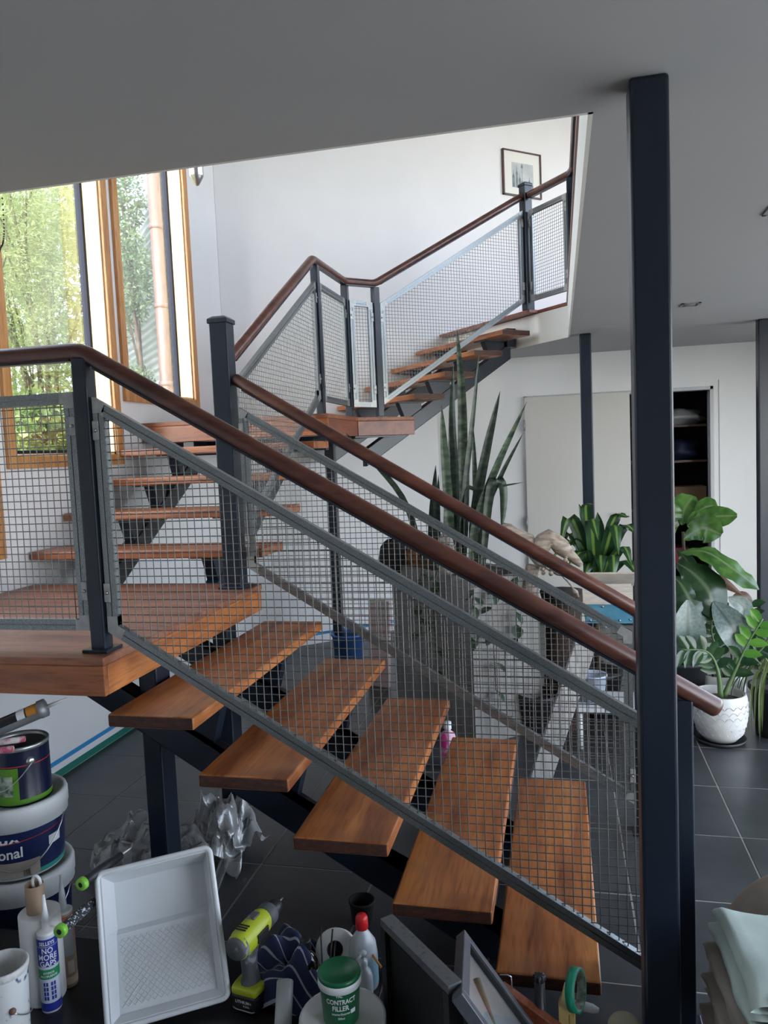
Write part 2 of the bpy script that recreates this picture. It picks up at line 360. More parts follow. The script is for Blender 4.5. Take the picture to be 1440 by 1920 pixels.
b = MB(); b.box((far[0] - .2, 9.5, ZU), (2.7, 9.7, 5.3)); struct(b.build('wall_upper', WHITE))
b = MB(); b.box((-2.85, -2.8, 5.3), (2.75, 10.2, 5.45)); struct(b.build('ceiling_upper', WCEIL))
# glazed doors
b = MB()
for k in range(6): y = DY0 + (DY1 - DY0 - .06) * k / 5; b.box((XR + .06, y, 0), (XR + .12, y + .06, 2.3))
b.box((XR + .06, DY0, 0), (XR + .12, DY1, .07)); b.box((XR + .06, DY0, 2.24), (XR + .12, DY1, 2.3))
door2 = struct(b.build('door_2', ALU)); link('pane', MB().box((XR + .085, DY0, 0.05), (XR + .091, DY1, 2.25)).mesh('pane'), GLASS, door2)
b = MB(); b.box((XR + .06, 1.0, 3.32), (XR + .12, 8.0, 3.37)); b.box((XR + .06, 1.0, 4.81), (XR + .12, 8.0, 4.86))  # clerestory glazing, added for daylight on the upper wall
for k in range(6): y = 1.0 + 6.95 * k / 5; b.box((XR + .06, y, 3.371), (XR + .12, y + .05, 4.809))
win_added = struct(b.build('window_4', ALU)); link('pane', MB().box((XR + .085, 1.02, 3.35), (XR + .091, 7.98, 4.83)).mesh('pane'), GLASS, win_added)
struct(MB().box((2.7, -8, -.3), (12, 16, -.05)).build('ground_bounce', pm('bounce_paving', (.45, .44, .42), .8, var=.1, vscale=2)))  # unseen pale ground, added to bounce daylight into the room

# ------------------------------------------------------------------ windows of the stair wall
for k, (a, c, zb, zt) in enumerate(wins):
    w = 0.062; b = MB()
    b.box((XL, a - w, zb - w), (XL + 0.022, a, zt + w)); b.box((XL, c, zb - w), (XL + 0.022, c + w, zt + w))
    b.box((XL, a + .0004, zb - w), (XL + 0.0215, c - .0004, zb)); b.box((XL, a + .0004, zt), (XL + 0.0215, c - .0004, zt + w))
    win = struct(b.build('window_%d' % (k + 1), CEDAR, None, 0.004))
    b = MB(); t = 0.012                                 # timber reveal lining
    b.box((XL - .095, a, zb), (XL + .001, a + t, zt)); b.box((XL - .095, c - t, zb), (XL + .001, c, zt)); b.box((XL - .095, a, zb), (XL + .001, c, zb + t)); b.box((XL - .095, a, zt - t), (XL + .001, c, zt))
    b.build('reveal_lining', PINE, win)
    b = MB(); f = 0.032
    b.box((XL - .135, a, zb), (XL - .095, a + f, zt)); b.box((XL - .135, c - f, zb), (XL - .095, c, zt)); b.box((XL - .135, a, zb), (XL - .095, c, zb + f)); b.box((XL - .135, a, zt - f), (XL - .095, c, zt))
    b.build('sash_frame', ALU, win, 0.003)
    MB().box((XL - .12, a + .02, zb + .02), (XL - .115, c - .02, zt - .02)).build('pane', GLASS, win)

# ------------------------------------------------------------------ store doors
LEAF = pm('beige_door_paint', (0.60, 0.585, 0.55), 0.55, var=0.03, vscale=2)
JAMB = pm('grey_jamb_paint', (0.50, 0.51, 0.53), 0.5)
b = MB(); b.box((DL, YB - .012, 0), (DL + .02, YB + .12, DT)); b.box((DR - .03, YB - .012, 0), (DR, YB + .12, DT)); b.box((DL, YB - .012, DT - .03), (DR, YB + .12, DT))
door1 = struct(b.build('door_1', JAMB, None, 0.003))
dl = MB().box((DL + .005, YB - .045, 0.012), (0.62, YB - .008, DT - .012)).build('door_leaf', LEAF, door1, 0.003)
for z in (1.83, .94): MB().tube([(DL, YB - .05, z - .05), (DL, YB - .05, z + .05)], .009, 8).build('hinge', GALV2, dl)
MB().tube([(0.56, YB - .045, 1.0), (0.56, YB - .09, 1.0), (0.46, YB - .09, 1.0)], .009, 8).build('handle', GALV2, dl)
struct(MB().box((DR + .045, YB - .012, 0), (DR + .06, YB, DT + .05)).build('trim_2', WHITE))

# masking tape left along the skirting
TBLUE = pm('blue_masking_tape', (0.03, 0.26, 0.56), 0.6); TGRN = pm('green_masking_tape', (0.012, 0.16, 0.12), 0.6)
tag(MB().box((XL, 2.15, .075), (XL + .0015, 5.85, .10)).build('masking_tape', TBLUE), 'strip of blue masking tape along foot of window wall', 'tape')
tag(MB().box((XL, 2.15, 0.001), (XL + .0015, 5.85, .04)).build('masking_tape', TGRN), 'strip of green masking tape where window wall meets floor', 'tape')
tag(MB().obox((WA.x + .02, WA.y, .075), u_ * 1.6, -n_ * .0015, (0, 0, .025)).build('masking_tape', TBLUE), 'strip of blue masking tape along foot of angled wall', 'tape')

# ------------------------------------------------------------------ square steel columns
def column(x, y, w, z1, label):
    t = thing('steel_column', label, 'column', (x, y, 0), 0, 'navy steel columns')
    MB().cbox((0, 0, z1 / 2), (w, w, z1)).build('shaft', STEEL, t, 0.008, 3)
    MB().cbox((0, 0, 0.005), (w + .08, w + .08, .01)).build('base_plate', STEEL, t)
    return t
column(0.2145, 1.905, 0.085, ZC, 'navy square steel column nearest the camera, in front of handrail end')
column(0.21, 5.97, 0.083, ZC, 'slim navy steel column between beige door and striped leaf plant')
column(1.408, 5.89, 0.085, ZC, 'navy steel column at the edge of view beside white wall')
# ceiling downlights
DLM = pm('downlight_grey', (0.30, 0.30, 0.31), 0.4, 0.4)
for (x, y, lab) in ((0.79, 5.0, 'square recessed downlight farther from the big column'), (0.80, 3.08, 'square recessed downlight cut by edge of picture')):
    t = thing('downlight', lab, 'downlight', (x, y, ZC), 0, 'recessed ceiling downlights')
    b = MB(); s_ = 0.055
    b.box((-s_, -s_, -.006), (s_, -s_ + .014, 0)); b.box((-s_, s_ - .014, -.006), (s_, s_, 0)); b.box((-s_, -s_, -.006), (-s_ + .014, s_, 0)); b.box((s_ - .014, -s_, -.006), (s_, s_, 0))
    b.build('bezel', DLM, t)
    MB().box((-.041, -.041, -.003), (.041, .041, -.001)).build('baffle', BLACK, t)
    MB().lathe([(0.0, -.005), (.03, -.005), (.034, -.001)], 18).build('lens', DLM, t)

# ================================================================== STAIRS
def shaded_end_grain(me):      # end grain, with the unlit look of the tread ends painted in
    me.materials.append(TIMB); me.materials.append(ENDG_SHADED)
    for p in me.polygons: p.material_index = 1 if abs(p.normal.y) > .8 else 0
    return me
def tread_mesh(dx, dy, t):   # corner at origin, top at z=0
    return shaded_end_grain(MB().box((0, 0, -t), (dx, dy, 0)).mesh('tread', 0.007, 3))
def bracket_poly(top0, top1, bot0, bot1): return [top0, top1, bot1, bot0]

# ---- lower flight: down towards the big column
LA = thing('stair_flight', 'lower flight of five thick timber treads on navy steel stringers', 'stairs', (-1.376, 2.062, 0), 0, 'flights of the staircase')
gA, rA, dA, tA, lA = 0.2917, 0.175, 0.288, 0.0415, 1.298
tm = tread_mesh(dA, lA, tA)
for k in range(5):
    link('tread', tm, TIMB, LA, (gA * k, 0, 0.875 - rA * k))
slA = rA / gA
for yc in (0.34, 0.95):
    b = MB(); w = .07; gap = .055
    x0, x1 = -0.30, 1.46
    zt = lambda x: 0.875 - tA - gap - slA * x
    P = [(x0, yc - w / 2, zt(x0)), (x1, yc - w / 2, zt(x1)), (x1, yc - w / 2, max(0.0, zt(x1) - .125)), (1.30, yc - w / 2, 0.0), (x0, yc - w / 2, zt(x0) - .125)]
    P = [(x0, yc - w / 2, zt(x0)), (1.40, yc - w / 2, zt(1.40)), (1.40, yc - w / 2, 0.0), ((0.875 - tA - gap - .125) / slA, yc - w / 2, 0.0), (x0, yc - w / 2, zt(x0) - .125)]
    b.prism(P, (0, w, 0)); b.build('stringer', STEEL, LA, 0.006)
    for k in range(5):
        xa = gA * k; zb = 0.875 - rA * k - tA
        b = MB(); pts = [(xa + .02, yc - .03, zb), (xa + .24, yc - .03, zb), (xa + .19, yc - .03, zt(xa + .19) - .01), (xa + .07, yc - .03, zt(xa + .07) - .01)]
        b.prism(pts, (0, .06, 0)); b.build('bracket', STEEL, LA)

# ---- lower landing
L1 = thing('stair_landing', 'lower timber landing with deep fascia and steel post beneath', 'landing', (-1.376, 2.062, 0), 0, 'landings of the staircase')
MB().box((-1.238, 0, 1.05 - .026), (0, 1.30, 1.05)).build('deck', DECK, L1, 0.004)
MB().box((-1.238, 0.004, .928), (-.004, .026, 1.05 - .0265)).build('fascia', TIMBX, L1, 0.003)
MB().box((-.026, 0.0265, .928), (-.004, 1.296, 1.05 - .0265)).build('fascia', TIMB, L1, 0.003)
MB().box((-1.238, 1.274, .928), (-.0265, 1.296, 1.05 - .0265)).build('fascia', TIMBX, L1, 0.003)
b = MB()
for y in (.30, .92): b.box((-1.2, y, .90), (-.06, y + .07, 1.023))
b.build('bearer', STEEL, L1)
for y in (.385, .98):
    MB().cbox((-.055, y, .464), (.07, .10, .928)).build('support_post', STEEL, L1, 0.006)

# ---- middle flight: up along the window wall
LB = thing('stair_flight', 'middle flight of four timber treads rising beside the windows', 'stairs', (-1.36, 3.35, 0), 0, 'flights of the staircase')
gB, rB, dB, lB, tB = 0.29, 0.1687, 0.281, 1.245, .042
tmb = MB().box((-lB, 0, -tB), (0, dB, 0)).mesh('tread', 0.007, 3)
for k in range(4): link('tread', tmb, TIMBX, LB, (0, gB * k, 1.05 + rB * (k + 1)))
slB = rB / gB
for xc in (-.95, -.33):
    w = .07; gap = .05
    zt = lambda y: 1.05 + rB - tB - gap + slB * (y - dB)
    b = MB(); y0, y1 = -.02, 1.24
    P = [(xc - w / 2, y0, zt(y0)), (xc - w / 2, y1, zt(y1)), (xc - w / 2, y1, zt(y1) - .13), (xc - w / 2, y0, zt(y0) - .13)]
    b.prism(P, (w, 0, 0)); b.build('stringer', STEEL, LB, 0.006)
    for k in range(4):
        ya = gB * k; zb = 1.05 + rB * (k + 1) - tB
        b = MB(); b.prism([(xc - .03, ya + .09, zb), (xc - .03, ya + .26, zb), (xc - .03, ya + .22, zt(ya + .22) - .01), (xc - .03, ya + .15, zt(ya + .15) - .01)], (.06, 0, 0)); b.build('bracket', STEEL, LB)
        MB().cbox((xc, ya + .14, zb - .004), (.14, .2, .008)).build('tread_plate', STEEL, LB)

# ---- upper landing with its mitred corner
Z2 = 1.8936
L2 = thing('stair_landing', 'upper timber landing with mitred corner below angled flight', 'landing', (-1.36, 4.51, 0), 0, 'landings of the staircase')
o2 = Vector((-1.36, 4.51, 0)); loc = lambda p, z=0.0: (p[0] - o2.x, p[1] - o2.y, z)
Kc = (-1.36, 5.231); Cn = (-1.0154, 5.534); Cf = (Cn[0] - UY * 1.30, Cn[1] + UX * 1.30); Cw = (XL + .006, WA.y - .008)
poly = [(XL + .006, 4.51), (-1.36, 4.51), Kc, Cn, Cf, Cw]
MB().prism([loc(p, Z2 - .026) for p in poly], (0, 0, .026)).build('deck', DECK, L2, 0.003)
def fascia(p, q, inset, name='fascia', m=None):
    p, q = Vector((p[0], p[1], 0)), Vector((q[0], q[1], 0)); d = (q - p).normalized(); nin = Vector((-d.y, d.x, 0))
    MB().obox(loc(p + nin * .004 , Z2 - .13), (q - p), nin * .02, (0, 0, .1035)).build(name, m or TIMBX, L2, 0.003)
REDB = wood('red_fascia_timber', (0.14, 0.035, 0.016), (0.22, 0.06, 0.027), (0.30, 0.09, 0.04), 'Y', 0.4)
fascia((XL + .006, 4.51), (-1.362, 4.51), 0); fascia((-1.36, 4.534), (-1.36, 5.23), 0, m=REDB); fascia(Kc, Cn, 0, m=REDB); fascia((Cn[0] - UY * .024, Cn[1] + UX * .024), Cf, 0, m=REDB)
b = MB(); b.box((-1.15, .25, Z2 - .22), (-.1, .32, Z2 - .13)); b.box((-.36, .05, Z2 - .2), (-.29, .9, Z2 - .13)); b.box((-.99, .05, Z2 - .2), (-.92, .9, Z2 - .13)); b.build('bearer', STEEL, L2)
MB().box((-.45, 1.345, 0), (-.375, 1.42, Z2 - .131)).build('support_post', STEEL, L2, 0.006)
MB().obox(loc((Kc[0] - .03, Kc[1] + .02), Z2 - .142), u_ * .42, n_ * .05, (0, 0, .011)).build('bearer', STEEL, L2)

# ---- upper flight, turned along the angled wall
LC = thing('stair_flight', 'upper angled flight of four timber treads climbing to the upper floor', 'stairs', (C0.x, C0.y, 0), math.atan2(UY, UX), 'flights of the staircase')
gC, rC, dC, lC = 0.273, 0.1636, 0.2715, 1.30
tmc = shaded_end_grain(MB().box((0, 0, -.04), (dC, lC, 0)).mesh('tread', 0.006, 3))
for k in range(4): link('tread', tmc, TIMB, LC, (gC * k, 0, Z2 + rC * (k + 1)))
slC = rC / gC
for yc in (.30, 1.0):
    w = .07; zt = lambda x: Z2 + rC - .04 - .035 + slC * (x - dC)
    b = MB(); x0, x1 = -.25, 1.16
    P = [(x0, yc, zt(x0)), (x1 - .03, yc, zt(x1 - .03)), (x1 - .03, yc, zt(x1 - .03) - .13), (x0, yc, zt(x0) - .13)]
    b.prism(P, (0, w, 0)); b.build('stringer', STEEL, LC, 0.006)
    for k in range(4):
        xa = gC * k; zb = Z2 + rC * (k + 1) - .04
        MB().prism([(xa + .05, yc + .005, zb), (xa + .25, yc + .005, zb), (xa + .25, yc + .005, zt(xa + .25) - .01), (xa + .11, yc + .005, zt(xa + .11) - .01)], (0, .06, 0)).build('bracket', STEEL, LC)
        MB().box((xa + .02, yc - .04, zb - .008), (xa + .25, yc + .11, zb)).build('tread_plate', STEEL, LC)
    MB().box((1.08, yc - .02, ZC + .01), (1.168, yc + .09, ZC + .16)).build('end_cleat', STEEL, LC)

# ================================================================== BALUSTRADES
PITCH, WR = 0.0245, 0.00165
def inset(poly, w):
    n = len(poly); out = []
    for i in range(n):
        p0, p1, p2 = Vector(poly[i - 1]), Vector(poly[i]), Vector(poly[(i + 1) % n])
        a = (p1 - p0).normalized(); c = (p2 - p1).normalized(); na, nc = Vector((-a.y, a.x)), Vector((-c.y, c.x))
        k = (na + nc); k = k / max(1e-6, (1 + na.dot(nc)))
        out.append(tuple(p1 + k * w))
    return out
def clipline(poly, axis, val):
    xs = []
    n = len(poly)
    for i in range(n):
        p, q = poly[i], poly[(i + 1) % n]
        if (p[axis] - val) * (q[axis] - val) < 0:
            t = (val - p[axis]) / (q[axis] - p[axis]); xs.append(p[1 - axis] + t * (q[1 - axis] - p[1 - axis]))
    return (min(xs), max(xs)) if len(xs) >= 2 else None
def panel(parent, org, ex, poly, clip_sides=(1, 1), thick=0.024, ph=(0.0, 0.0)):
    """mesh infill: poly = ll, lr, ur, ul as (s, z); org/ex give the vertical plane in the parent's space"""
    org, ex = Vector(org), Vector(ex).normalized(); nrm = ex.cross(Z_)
    P3 = lambda s, z, d=0.0: org + ex * s + Z_ * z + nrm * d
    def ring(bm, o, i, t):
        n = len(o); A = [P3(*p, t / 2) for p in o] + [P3(*p, t / 2) for p in i] + [P3(*p, -t / 2) for p in o] + [P3(*p, -t / 2) for p in i]
        F = []
        for k in range(n):
            j = (k + 1) % n
            F += [(k, j, n + j, n + k), (2 * n + j, 2 * n + k, 3 * n + k, 3 * n + j), (j, k, 2 * n + k, 2 * n + j), (n + k, n + j, 3 * n + j, 3 * n + k)]
        bm.add(A, F)
    p1 = inset(poly, 0.017); p2 = inset(poly, 0.020); p3 = inset(poly, 0.036)
    b = MB(); ring(b, poly, p1, thick); ring(b, p1, p2, thick * .72); ring(b, p2, p3, thick)
    fr = b.build('mesh_panel', GALV, parent)
    p4 = inset(poly, 0.034)
    b = MB(); smin, smax = min(p[0] for p in p4), max(p[0] for p in p4); zmin, zmax = min(p[1] for p in p4), max(p[1] for p in p4)
    def wire(a, c):
        a, c = Vector(a), Vector(c); t = (c - a).normalized(); x = nrm; y = t.cross(x); V = []
        for q in (a, c):
            for j in range(5): g = 2 * math.pi * j / 5; V.append(q + (x * math.cos(g) + y * math.sin(g)) * WR)
        b.add(V, [(j, (j + 1) % 5, 5 + (j + 1) % 5, 5 + j) for j in range(5)], True)
    s = smin + PITCH * (0.5 + ph[0])
    while s < smax:
        r = clipline(p4, 0, s)
        if r: wire(P3(s, r[0], WR), P3(s, r[1], WR))
        s += PITCH
    z = zmin + PITCH * (0.5 + ph[1])
    while z < zmax:
        r = clipline(p4, 1, z)
        if r: wire(P3(r[0], z, -WR), P3(r[1], z, -WR))
        z += PITCH
    b.build('wire_mesh', WIRE, fr)
    for i in range(4):            # pressed corner pieces
        p = Vector(poly[i]); a = (Vector(poly[i - 1]) - p).normalized(); c = (Vector(poly[(i + 1) % 4]) - p).normalized()
        i3 = Vector(p3[i]); e = .05
        na = (i3 - p) - a * (i3 - p).dot(a); nc = (i3 - p) - c * (i3 - p).dot(c)
        pts = [p, p + a * e, p + a * e + na, i3, p + c * e + nc, p + c * e]
        MB().prism([P3(q.x, q.y, -thick / 2 - .001) for q in pts], nrm * (thick + .002)).build('corner_piece', GALV2, fr)
    (ll, lr, ur, ul) = poly
    for side, (pb, pt) in enumerate(((ll, ul), (lr, ur))):
        if not clip_sides[side]: continue
        sg = 1 if side == 0 else -1
        for f in (.17, .86):
            s0 = pb[0] + sg * .008; zc = pb[1] + (pt[1] - pb[1]) * f
            o = P3(s0, zc, thick / 2 + .003)
            cl = MB().cbox((0, 0, 0), (.022, .004, .06)).mesh('clip', .004, 2); ang = math.atan2(ex.y, ex.x)
            c_ = link('fixing_clip', cl, GALV2, fr, tuple(P3(s0, zc, thick / 2 + .003)), (0, 0, ang))
            c_ = link('fixing_clip', cl, GALV2, fr, tuple(P3(s0, zc, -thick / 2 - .003)), (0, 0, ang))
            MB().sphere(P3(s0, zc, thick / 2 + .006), .006, 8, 6).build('bolt', BOLT, fr)
    return fr
def post(parent, x, y, z0, z1, w=.05, plate=.09, cap=False, rot=0.0, name='post'):
    o = link(name, MB().cbox((0, 0, (z0 + z1) / 2), (w, w, z1 - z0)).mesh(name, 0.005, 2), STEEL, parent, (x, y, 0), (0, 0, rot))
    if plate: link('base_plate', MB().cbox((0, 0, z0 + .005), (plate, plate, .010)).mesh('base_plate', .002, 1), STEEL, o)
    if cap:
        b = MB(); h = w / 2 + .006; k = w / 2 - .012
        b.add([(-h, -h, z1 - .006), (h, -h, z1 - .006), (h, h, z1 - .006), (-h, h, z1 - .006), (-h, -h, z1 + .014), (h, -h, z1 + .014), (h, h, z1 + .014), (-h, h, z1 + .014), (-k, -k, z1 + .026), (k, -k, z1 + .026), (k, k, z1 + .026), (-k, k, z1 + .026)],
              [(3, 2, 1, 0), (0, 1, 5, 4), (1, 2, 6, 5), (2, 3, 7, 6), (3, 0, 4, 7), (4, 5, 9, 8), (5, 6, 10, 9), (6, 7, 11, 10), (7, 4, 8, 11), (8, 9, 10, 11)])
        link('cap', b.mesh('cap', .003, 2), STEEL, o)
    return o
def handrail(parent, pts, r=.027, ends=(0, 0)):
    """round timber rail with a flat steel strip beneath"""
    P = [Vector(p) for p in pts]; Q = []; rs = []
    a = (P[1] - P[0]).normalized(); Q += [P[0], P[0] + a * .006, P[0] + a * .012]; rs += [r * .72, r * .93, r]
    for i in range(1, len(P) - 1):
        d0 = (P[i] - P[i - 1]).normalized(); d1 = (P[i + 1] - P[i]).normalized()
        Q += [P[i] - d0 * .03, P[i] - d0 * .008 + d1 * .008, P[i] + d1 * .03]; rs += [r] * 3
    c = (P[-1] - P[-2]).normalized(); Q += [P[-1] - c * .012, P[-1] - c * .006, P[-1]]; rs += [r, r * .93, r * .72]
    hr = MB().tube(Q, rs, 18).build('handrail', RAILW, parent)
    b = MB()
    for i in range(len(P) - 1):
        d = (P[i + 1] - P[i]); h = Vector((d.y, -d.x, 0)).normalized() * .016; dn = d.cross(h).normalized(); dn = -dn if dn.z > 0 else dn
        o = P[i] + dn * (r - .004) - h
        b.obox(o + d * .03, d * .94, h * 2, dn * .007)
    b.build('rail_strip', STEEL, hr)
    return hr

# ---- near side of the lower flight and front of the lower landing
yn = 2.16
BA = thing('stair_balustrade', 'near balustrade with wire mesh panels along landing front and lower flight', 'balustrade', (-1.44, yn, 0), 0, 'balustrades of the staircase')
lx = lambda x: x + 1.44
post(BA, 0, 0, 1.05, 1.975); post(BA, lx(.309), 0, 0, .945); post(BA, lx(-2.57), 0, 1.05, 1.975)
handrail(BA, [(lx(-2.61), 0, 1.998), (0, 0, 1.996), (lx(.403), 0, .918)])
panel(BA, (0, 0, 0), (1, 0, 0), [(lx(-1.408), 1.112), (lx(.276), .113), (lx(.276), .853), (lx(-1.408), 1.852)])
panel(BA, (0, 0, 0), (1, 0, 0), [(lx(-2.535), 1.115), (lx(-1.472), 1.115), (lx(-1.472), 1.872), (lx(-2.535), 1.872)], ph=(.3, .2))

# ---- far side of the lower flight with the tall capped newel
yf = 3.28
BF = thing('stair_balustrade', 'far balustrade of lower flight, starting at tall capped newel post', 'balustrade', (-1.47, yf, 0), 0, 'balustrades of the staircase')
lx = lambda x: x + 1.47
post(BF, 0, 0, 1.05, 2.255, .085, .125, True, name='newel_post'); post(BF, lx(.309), 0, 0, .93)
handrail(BF, [(lx(-1.424), 0, 2.005), (lx(.42), 0, .876)])
panel(BF, (0, -.01, 0), (1, 0, 0), [(lx(-1.40), 1.145), (lx(.276), .128), (lx(.276), .864), (lx(-1.40), 1.872)], ph=(.2, .6))

# ---- rising beside the middle flight, round the mitred corner, up the angled flight
BM = thing('stair_balustrade', 'balustrade of middle flight turning the mitred corner up to the newel', 'balustrade', (-1.46, 4.705, 0), 0, 'balustrades of the staircase')
ob = Vector((-1.46, 4.705, 0))
P1 = Vector((-1.43, 5.285, 0)) - ob; P2 = Vector((-1.25, 5.447, 0)) - ob; P3_ = Vector((-.207, 6.31, 0)) - ob
angC = math.atan2(UY, UX)
post(BM, 0, 0, Z2, 2.825); post(BM, P1.x, P1.y, Z2, 2.815); post(BM, P2.x, P2.y, Z2, 2.815, rot=angC)
post(BM, P3_.x, P3_.y, ZU, 3.67, .072, 0, True, rot=angC, name='newel_post')
handrail(BM, [(-.0, -1.385, 2.095), (0, -.045, 2.853), (P1.x, P1.y, 2.843), (P2.x, P2.y, 2.842), (P3_.x - UX * .035, P3_.y - UY * .035, 3.59)], .026)
sl = .556; rt = lambda y: 2.187 + sl * (y - 3.399)
panel(BM, (0, -4.705, 0), (0, 1, 0), [(3.345, rt(3.345) - .91), (4.672, rt(4.672) - .90), (4.672, rt(4.672) - .175), (3.345, rt(3.345) - .175)])
d1 = P1.normalized(); panel(BM, (0, 0, 0), d1, [(.034, 1.985), (P1.length - .03, 1.975), (P1.length - .03, 2.716), (.034, 2.728)], ph=(.3, .4))
d2 = (P2 - P1).normalized(); panel(BM, P1, d2, [(.03, 1.972), ((P2 - P1).length - .03, 1.966), ((P2 - P1).length - .03, 2.706), (.03, 2.713)], ph=(.3, .4))
d3 = (P3_ - P2); L3 = Vector((d3.x, d3.y, 0)).length; panel(BM, P2, Vector((d3.x, d3.y, 0)), [(.032, 1.985), (L3 - .04, 2.775), (L3 - .04, 3.478), (.032, 2.702)], ph=(.1, .4))

# ---- upper floor balustrade: short return, then back along the void above the column
BU = thing('stair_balustrade', 'upper floor balustrade with small mesh panel beside framed picture', 'balustrade', (.125, 5.90, ZU), 0, 'balustrades of the staircase')
q3 = Vector((-.207, 6.31, 0)) - Vector((.125, 5.90, 0))
post(BU, 0, 0, 0, .85, .05, 0); post(BU, .03, -2.0, 0, .85, .05, 0); post(BU, .03, -3.7, 0, .85, .05, 0)
dq = q3.normalized()
handrail(BU, [tuple(q3 - dq * .04 + Z_ * .878), (0, 0, .878), (.02, -.1, .878), (.03, -3.75, .878)], .026)
panel(BU, q3, -dq, [(.055, .062), (q3.length - .03, .058), (q3.length - .03, .752), (.055, .757)])
panel(BU, (.03, -.04, 0), (0, -1, 0), [(.0, .06), (1.93, .06), (1.93, .752), (.0, .752)])
panel(BU, (.03, -2.03, 0), (0, -1, 0), [(.0, .06), (1.64, .06), (1.64, .752), (.0, .752)])

# ================================================================== leaf and foliage helpers
def smooth_path(pts, m):
    P = [Vector(p) for p in pts]
    if len(P) == 2: return [P[0].lerp(P[1], i / (m - 1)) for i in range(m)]
    Q = [P[0] * 2 - P[1]] + P + [P[-1] * 2 - P[-2]]; out = []
    for i in range(m):
        t = i / (m - 1) * (len(P) - 1); k = min(int(t), len(P) - 2); f = t - k; a, b_, c, d = Q[k], Q[k + 1], Q[k + 2], Q[k + 3]
        out.append(0.5 * ((2 * b_) + (c - a) * f + (2 * a - 5 * b_ + 4 * c - d) * f * f + (3 * b_ - a - 3 * c + d) * f ** 3))
    return out
SH = {'strap': lambda t: (min(1, .55 + t * 2.2)) * (1 - t ** 3.5) ** .8, 'oval': lambda t: math.sin(math.pi * min(1, t * .97 + .015)) ** .75,
      'obov': lambda t: (math.sin(math.pi * (t * .96 + .02) ** 1.35)) ** .7, 'lance': lambda t: math.sin(math.pi * (t * .97 + .015) ** .8) ** .9}
def blade_mesh(pts, w, shape='strap', side=None, fold=.25, m=12, wave=0.0, twist=0.0):
    path = smooth_path(pts, m); rows = []; cs = (-1, -.5, 0, .5, 1); V = []; F = []; UV = []
    s0 = Vector(side) if side is not None else Vector((1, 0, 0))
    for i, p in enumerate(path):
        t = (path[min(i + 1, m - 1)] - path[max(i - 1, 0)]).normalized()
        sd = s0 - t * s0.dot(t)
        sd = sd.normalized() if sd.length > 1e-4 else t.orthogonal().normalized()
        if twist: sd = Matrix.Rotation(twist * i / m, 3, t) @ sd
        nr = sd.cross(t); ww = w / 2 * max(.02, SH[shape](i / (m - 1)))
        for j in cs:
            wv = wave * w * math.sin(i * 1.9 + (2 if j > 0 else 0)) * abs(j)
            V.append(p + sd * (ww * j) + nr * (fold * ww * abs(j) + wv)); UV.append((j * .5 + .5, i / (m - 1)))
    n = 5
    F = [(i * n + j, i * n + j + 1, (i + 1) * n + j + 1, (i + 1) * n + j) for i in range(m - 1) for j in range(n - 1)]
    me = bpy.data.meshes.new('leaf'); me.from_pydata([tuple(v) for v in V], [], F); uvl = me.uv_layers.new(name='UVMap')
    for lp in me.loops: uvl.data[lp.index].uv = UV[lp.vertex_index]
    me.polygons.foreach_set('use_smooth', [True] * len(F)); me.update(); return me
def leaf(parent, m, pts, w, shape='strap', side=None, fold=.25, k=12, wave=0.0, twist=0.0, name='leaf'):
    o = parent.matrix_basis.translation
    return link(name, blade_mesh([Vector(p) - o for p in pts], w, shape, side, fold, k, wave, twist), m, parent)
def foliage_mesh(name, blobs, count, size, rng, aspect=.28, droop=0.2):
    """many small leaf blades spread through a set of ellipsoid blobs (centre, radii)"""
    V = []; F = []; tot = sum(b_[1][0] * b_[1][1] * b_[1][2] for b_ in blobs)
    for (c, r) in blobs:
        for _ in range(int(count * r[0] * r[1] * r[2] / tot)):
            while True:
                p = Vector((rng.uniform(-1, 1), rng.uniform(-1, 1), rng.uniform(-1, 1)))
                if p.length <= 1 and rng.random() < .25 + .75 * p.length: break
            d = (p.normalized() * .7 + Vector((rng.gauss(0, 1), rng.gauss(0, 1), rng.gauss(0, .8) - droop))).normalized()
            s = d.cross(Vector((rng.gauss(0, 1), rng.gauss(0, 1), rng.gauss(0, 1)))).normalized()
            q = Vector((c[0] + p.x * r[0], c[1] + p.y * r[1], c[2] + p.z * r[2])); L = size * rng.uniform(.6, 1.4); o = len(V)
            V += [q, q + d * L * .5 + s * L * aspect, q + d * L, q + d * L * .5 - s * L * aspect]; F.append((o, o + 1, o + 2, o + 3))
    me = bpy.data.meshes.new(name); me.from_pydata([tuple(v) for v in V], [], F); me.update(); return me

# ================================================================== GARDEN beyond the stair windows
rng = random.Random(11)
SOIL = pm('leaf_litter_ground', (0.34, 0.30, 0.20), 0.95, col2=(0.12, 0.13, 0.05), vscale=6, detail=8, bump=.5, bscale=30)
rows = []
for i in range(25):
    x = -2.85 - i * .35; row = []
    for j in range(30):
        y = -3 + j * .7; row.append((x, y, max(-.05, .55 + .30 * (-2.85 - x) + .08 * math.sin(i * 1.3 + j) + .05 * math.sin(j * 2.1))))
    rows.append(row)
struct(MB().grid(list(reversed(rows))).build('ground', SOIL))
LF1 = leaf_mat('feathery_yellow_green', (0.15, 0.21, 0.07), (0.30, 0.35, 0.15), rough=.6, axis_scale=(3, 3, 3), trans=.45)
LF2 = leaf_mat('soft_grey_green', (0.10, 0.17, 0.08), (0.20, 0.28, 0.15), rough=.6, axis_scale=(3, 3, 3), trans=.45)
BARK = pm('bark', (0.10, 0.075, 0.05), .9, var=.5, vscale=20, bump=.4, bscale=40)
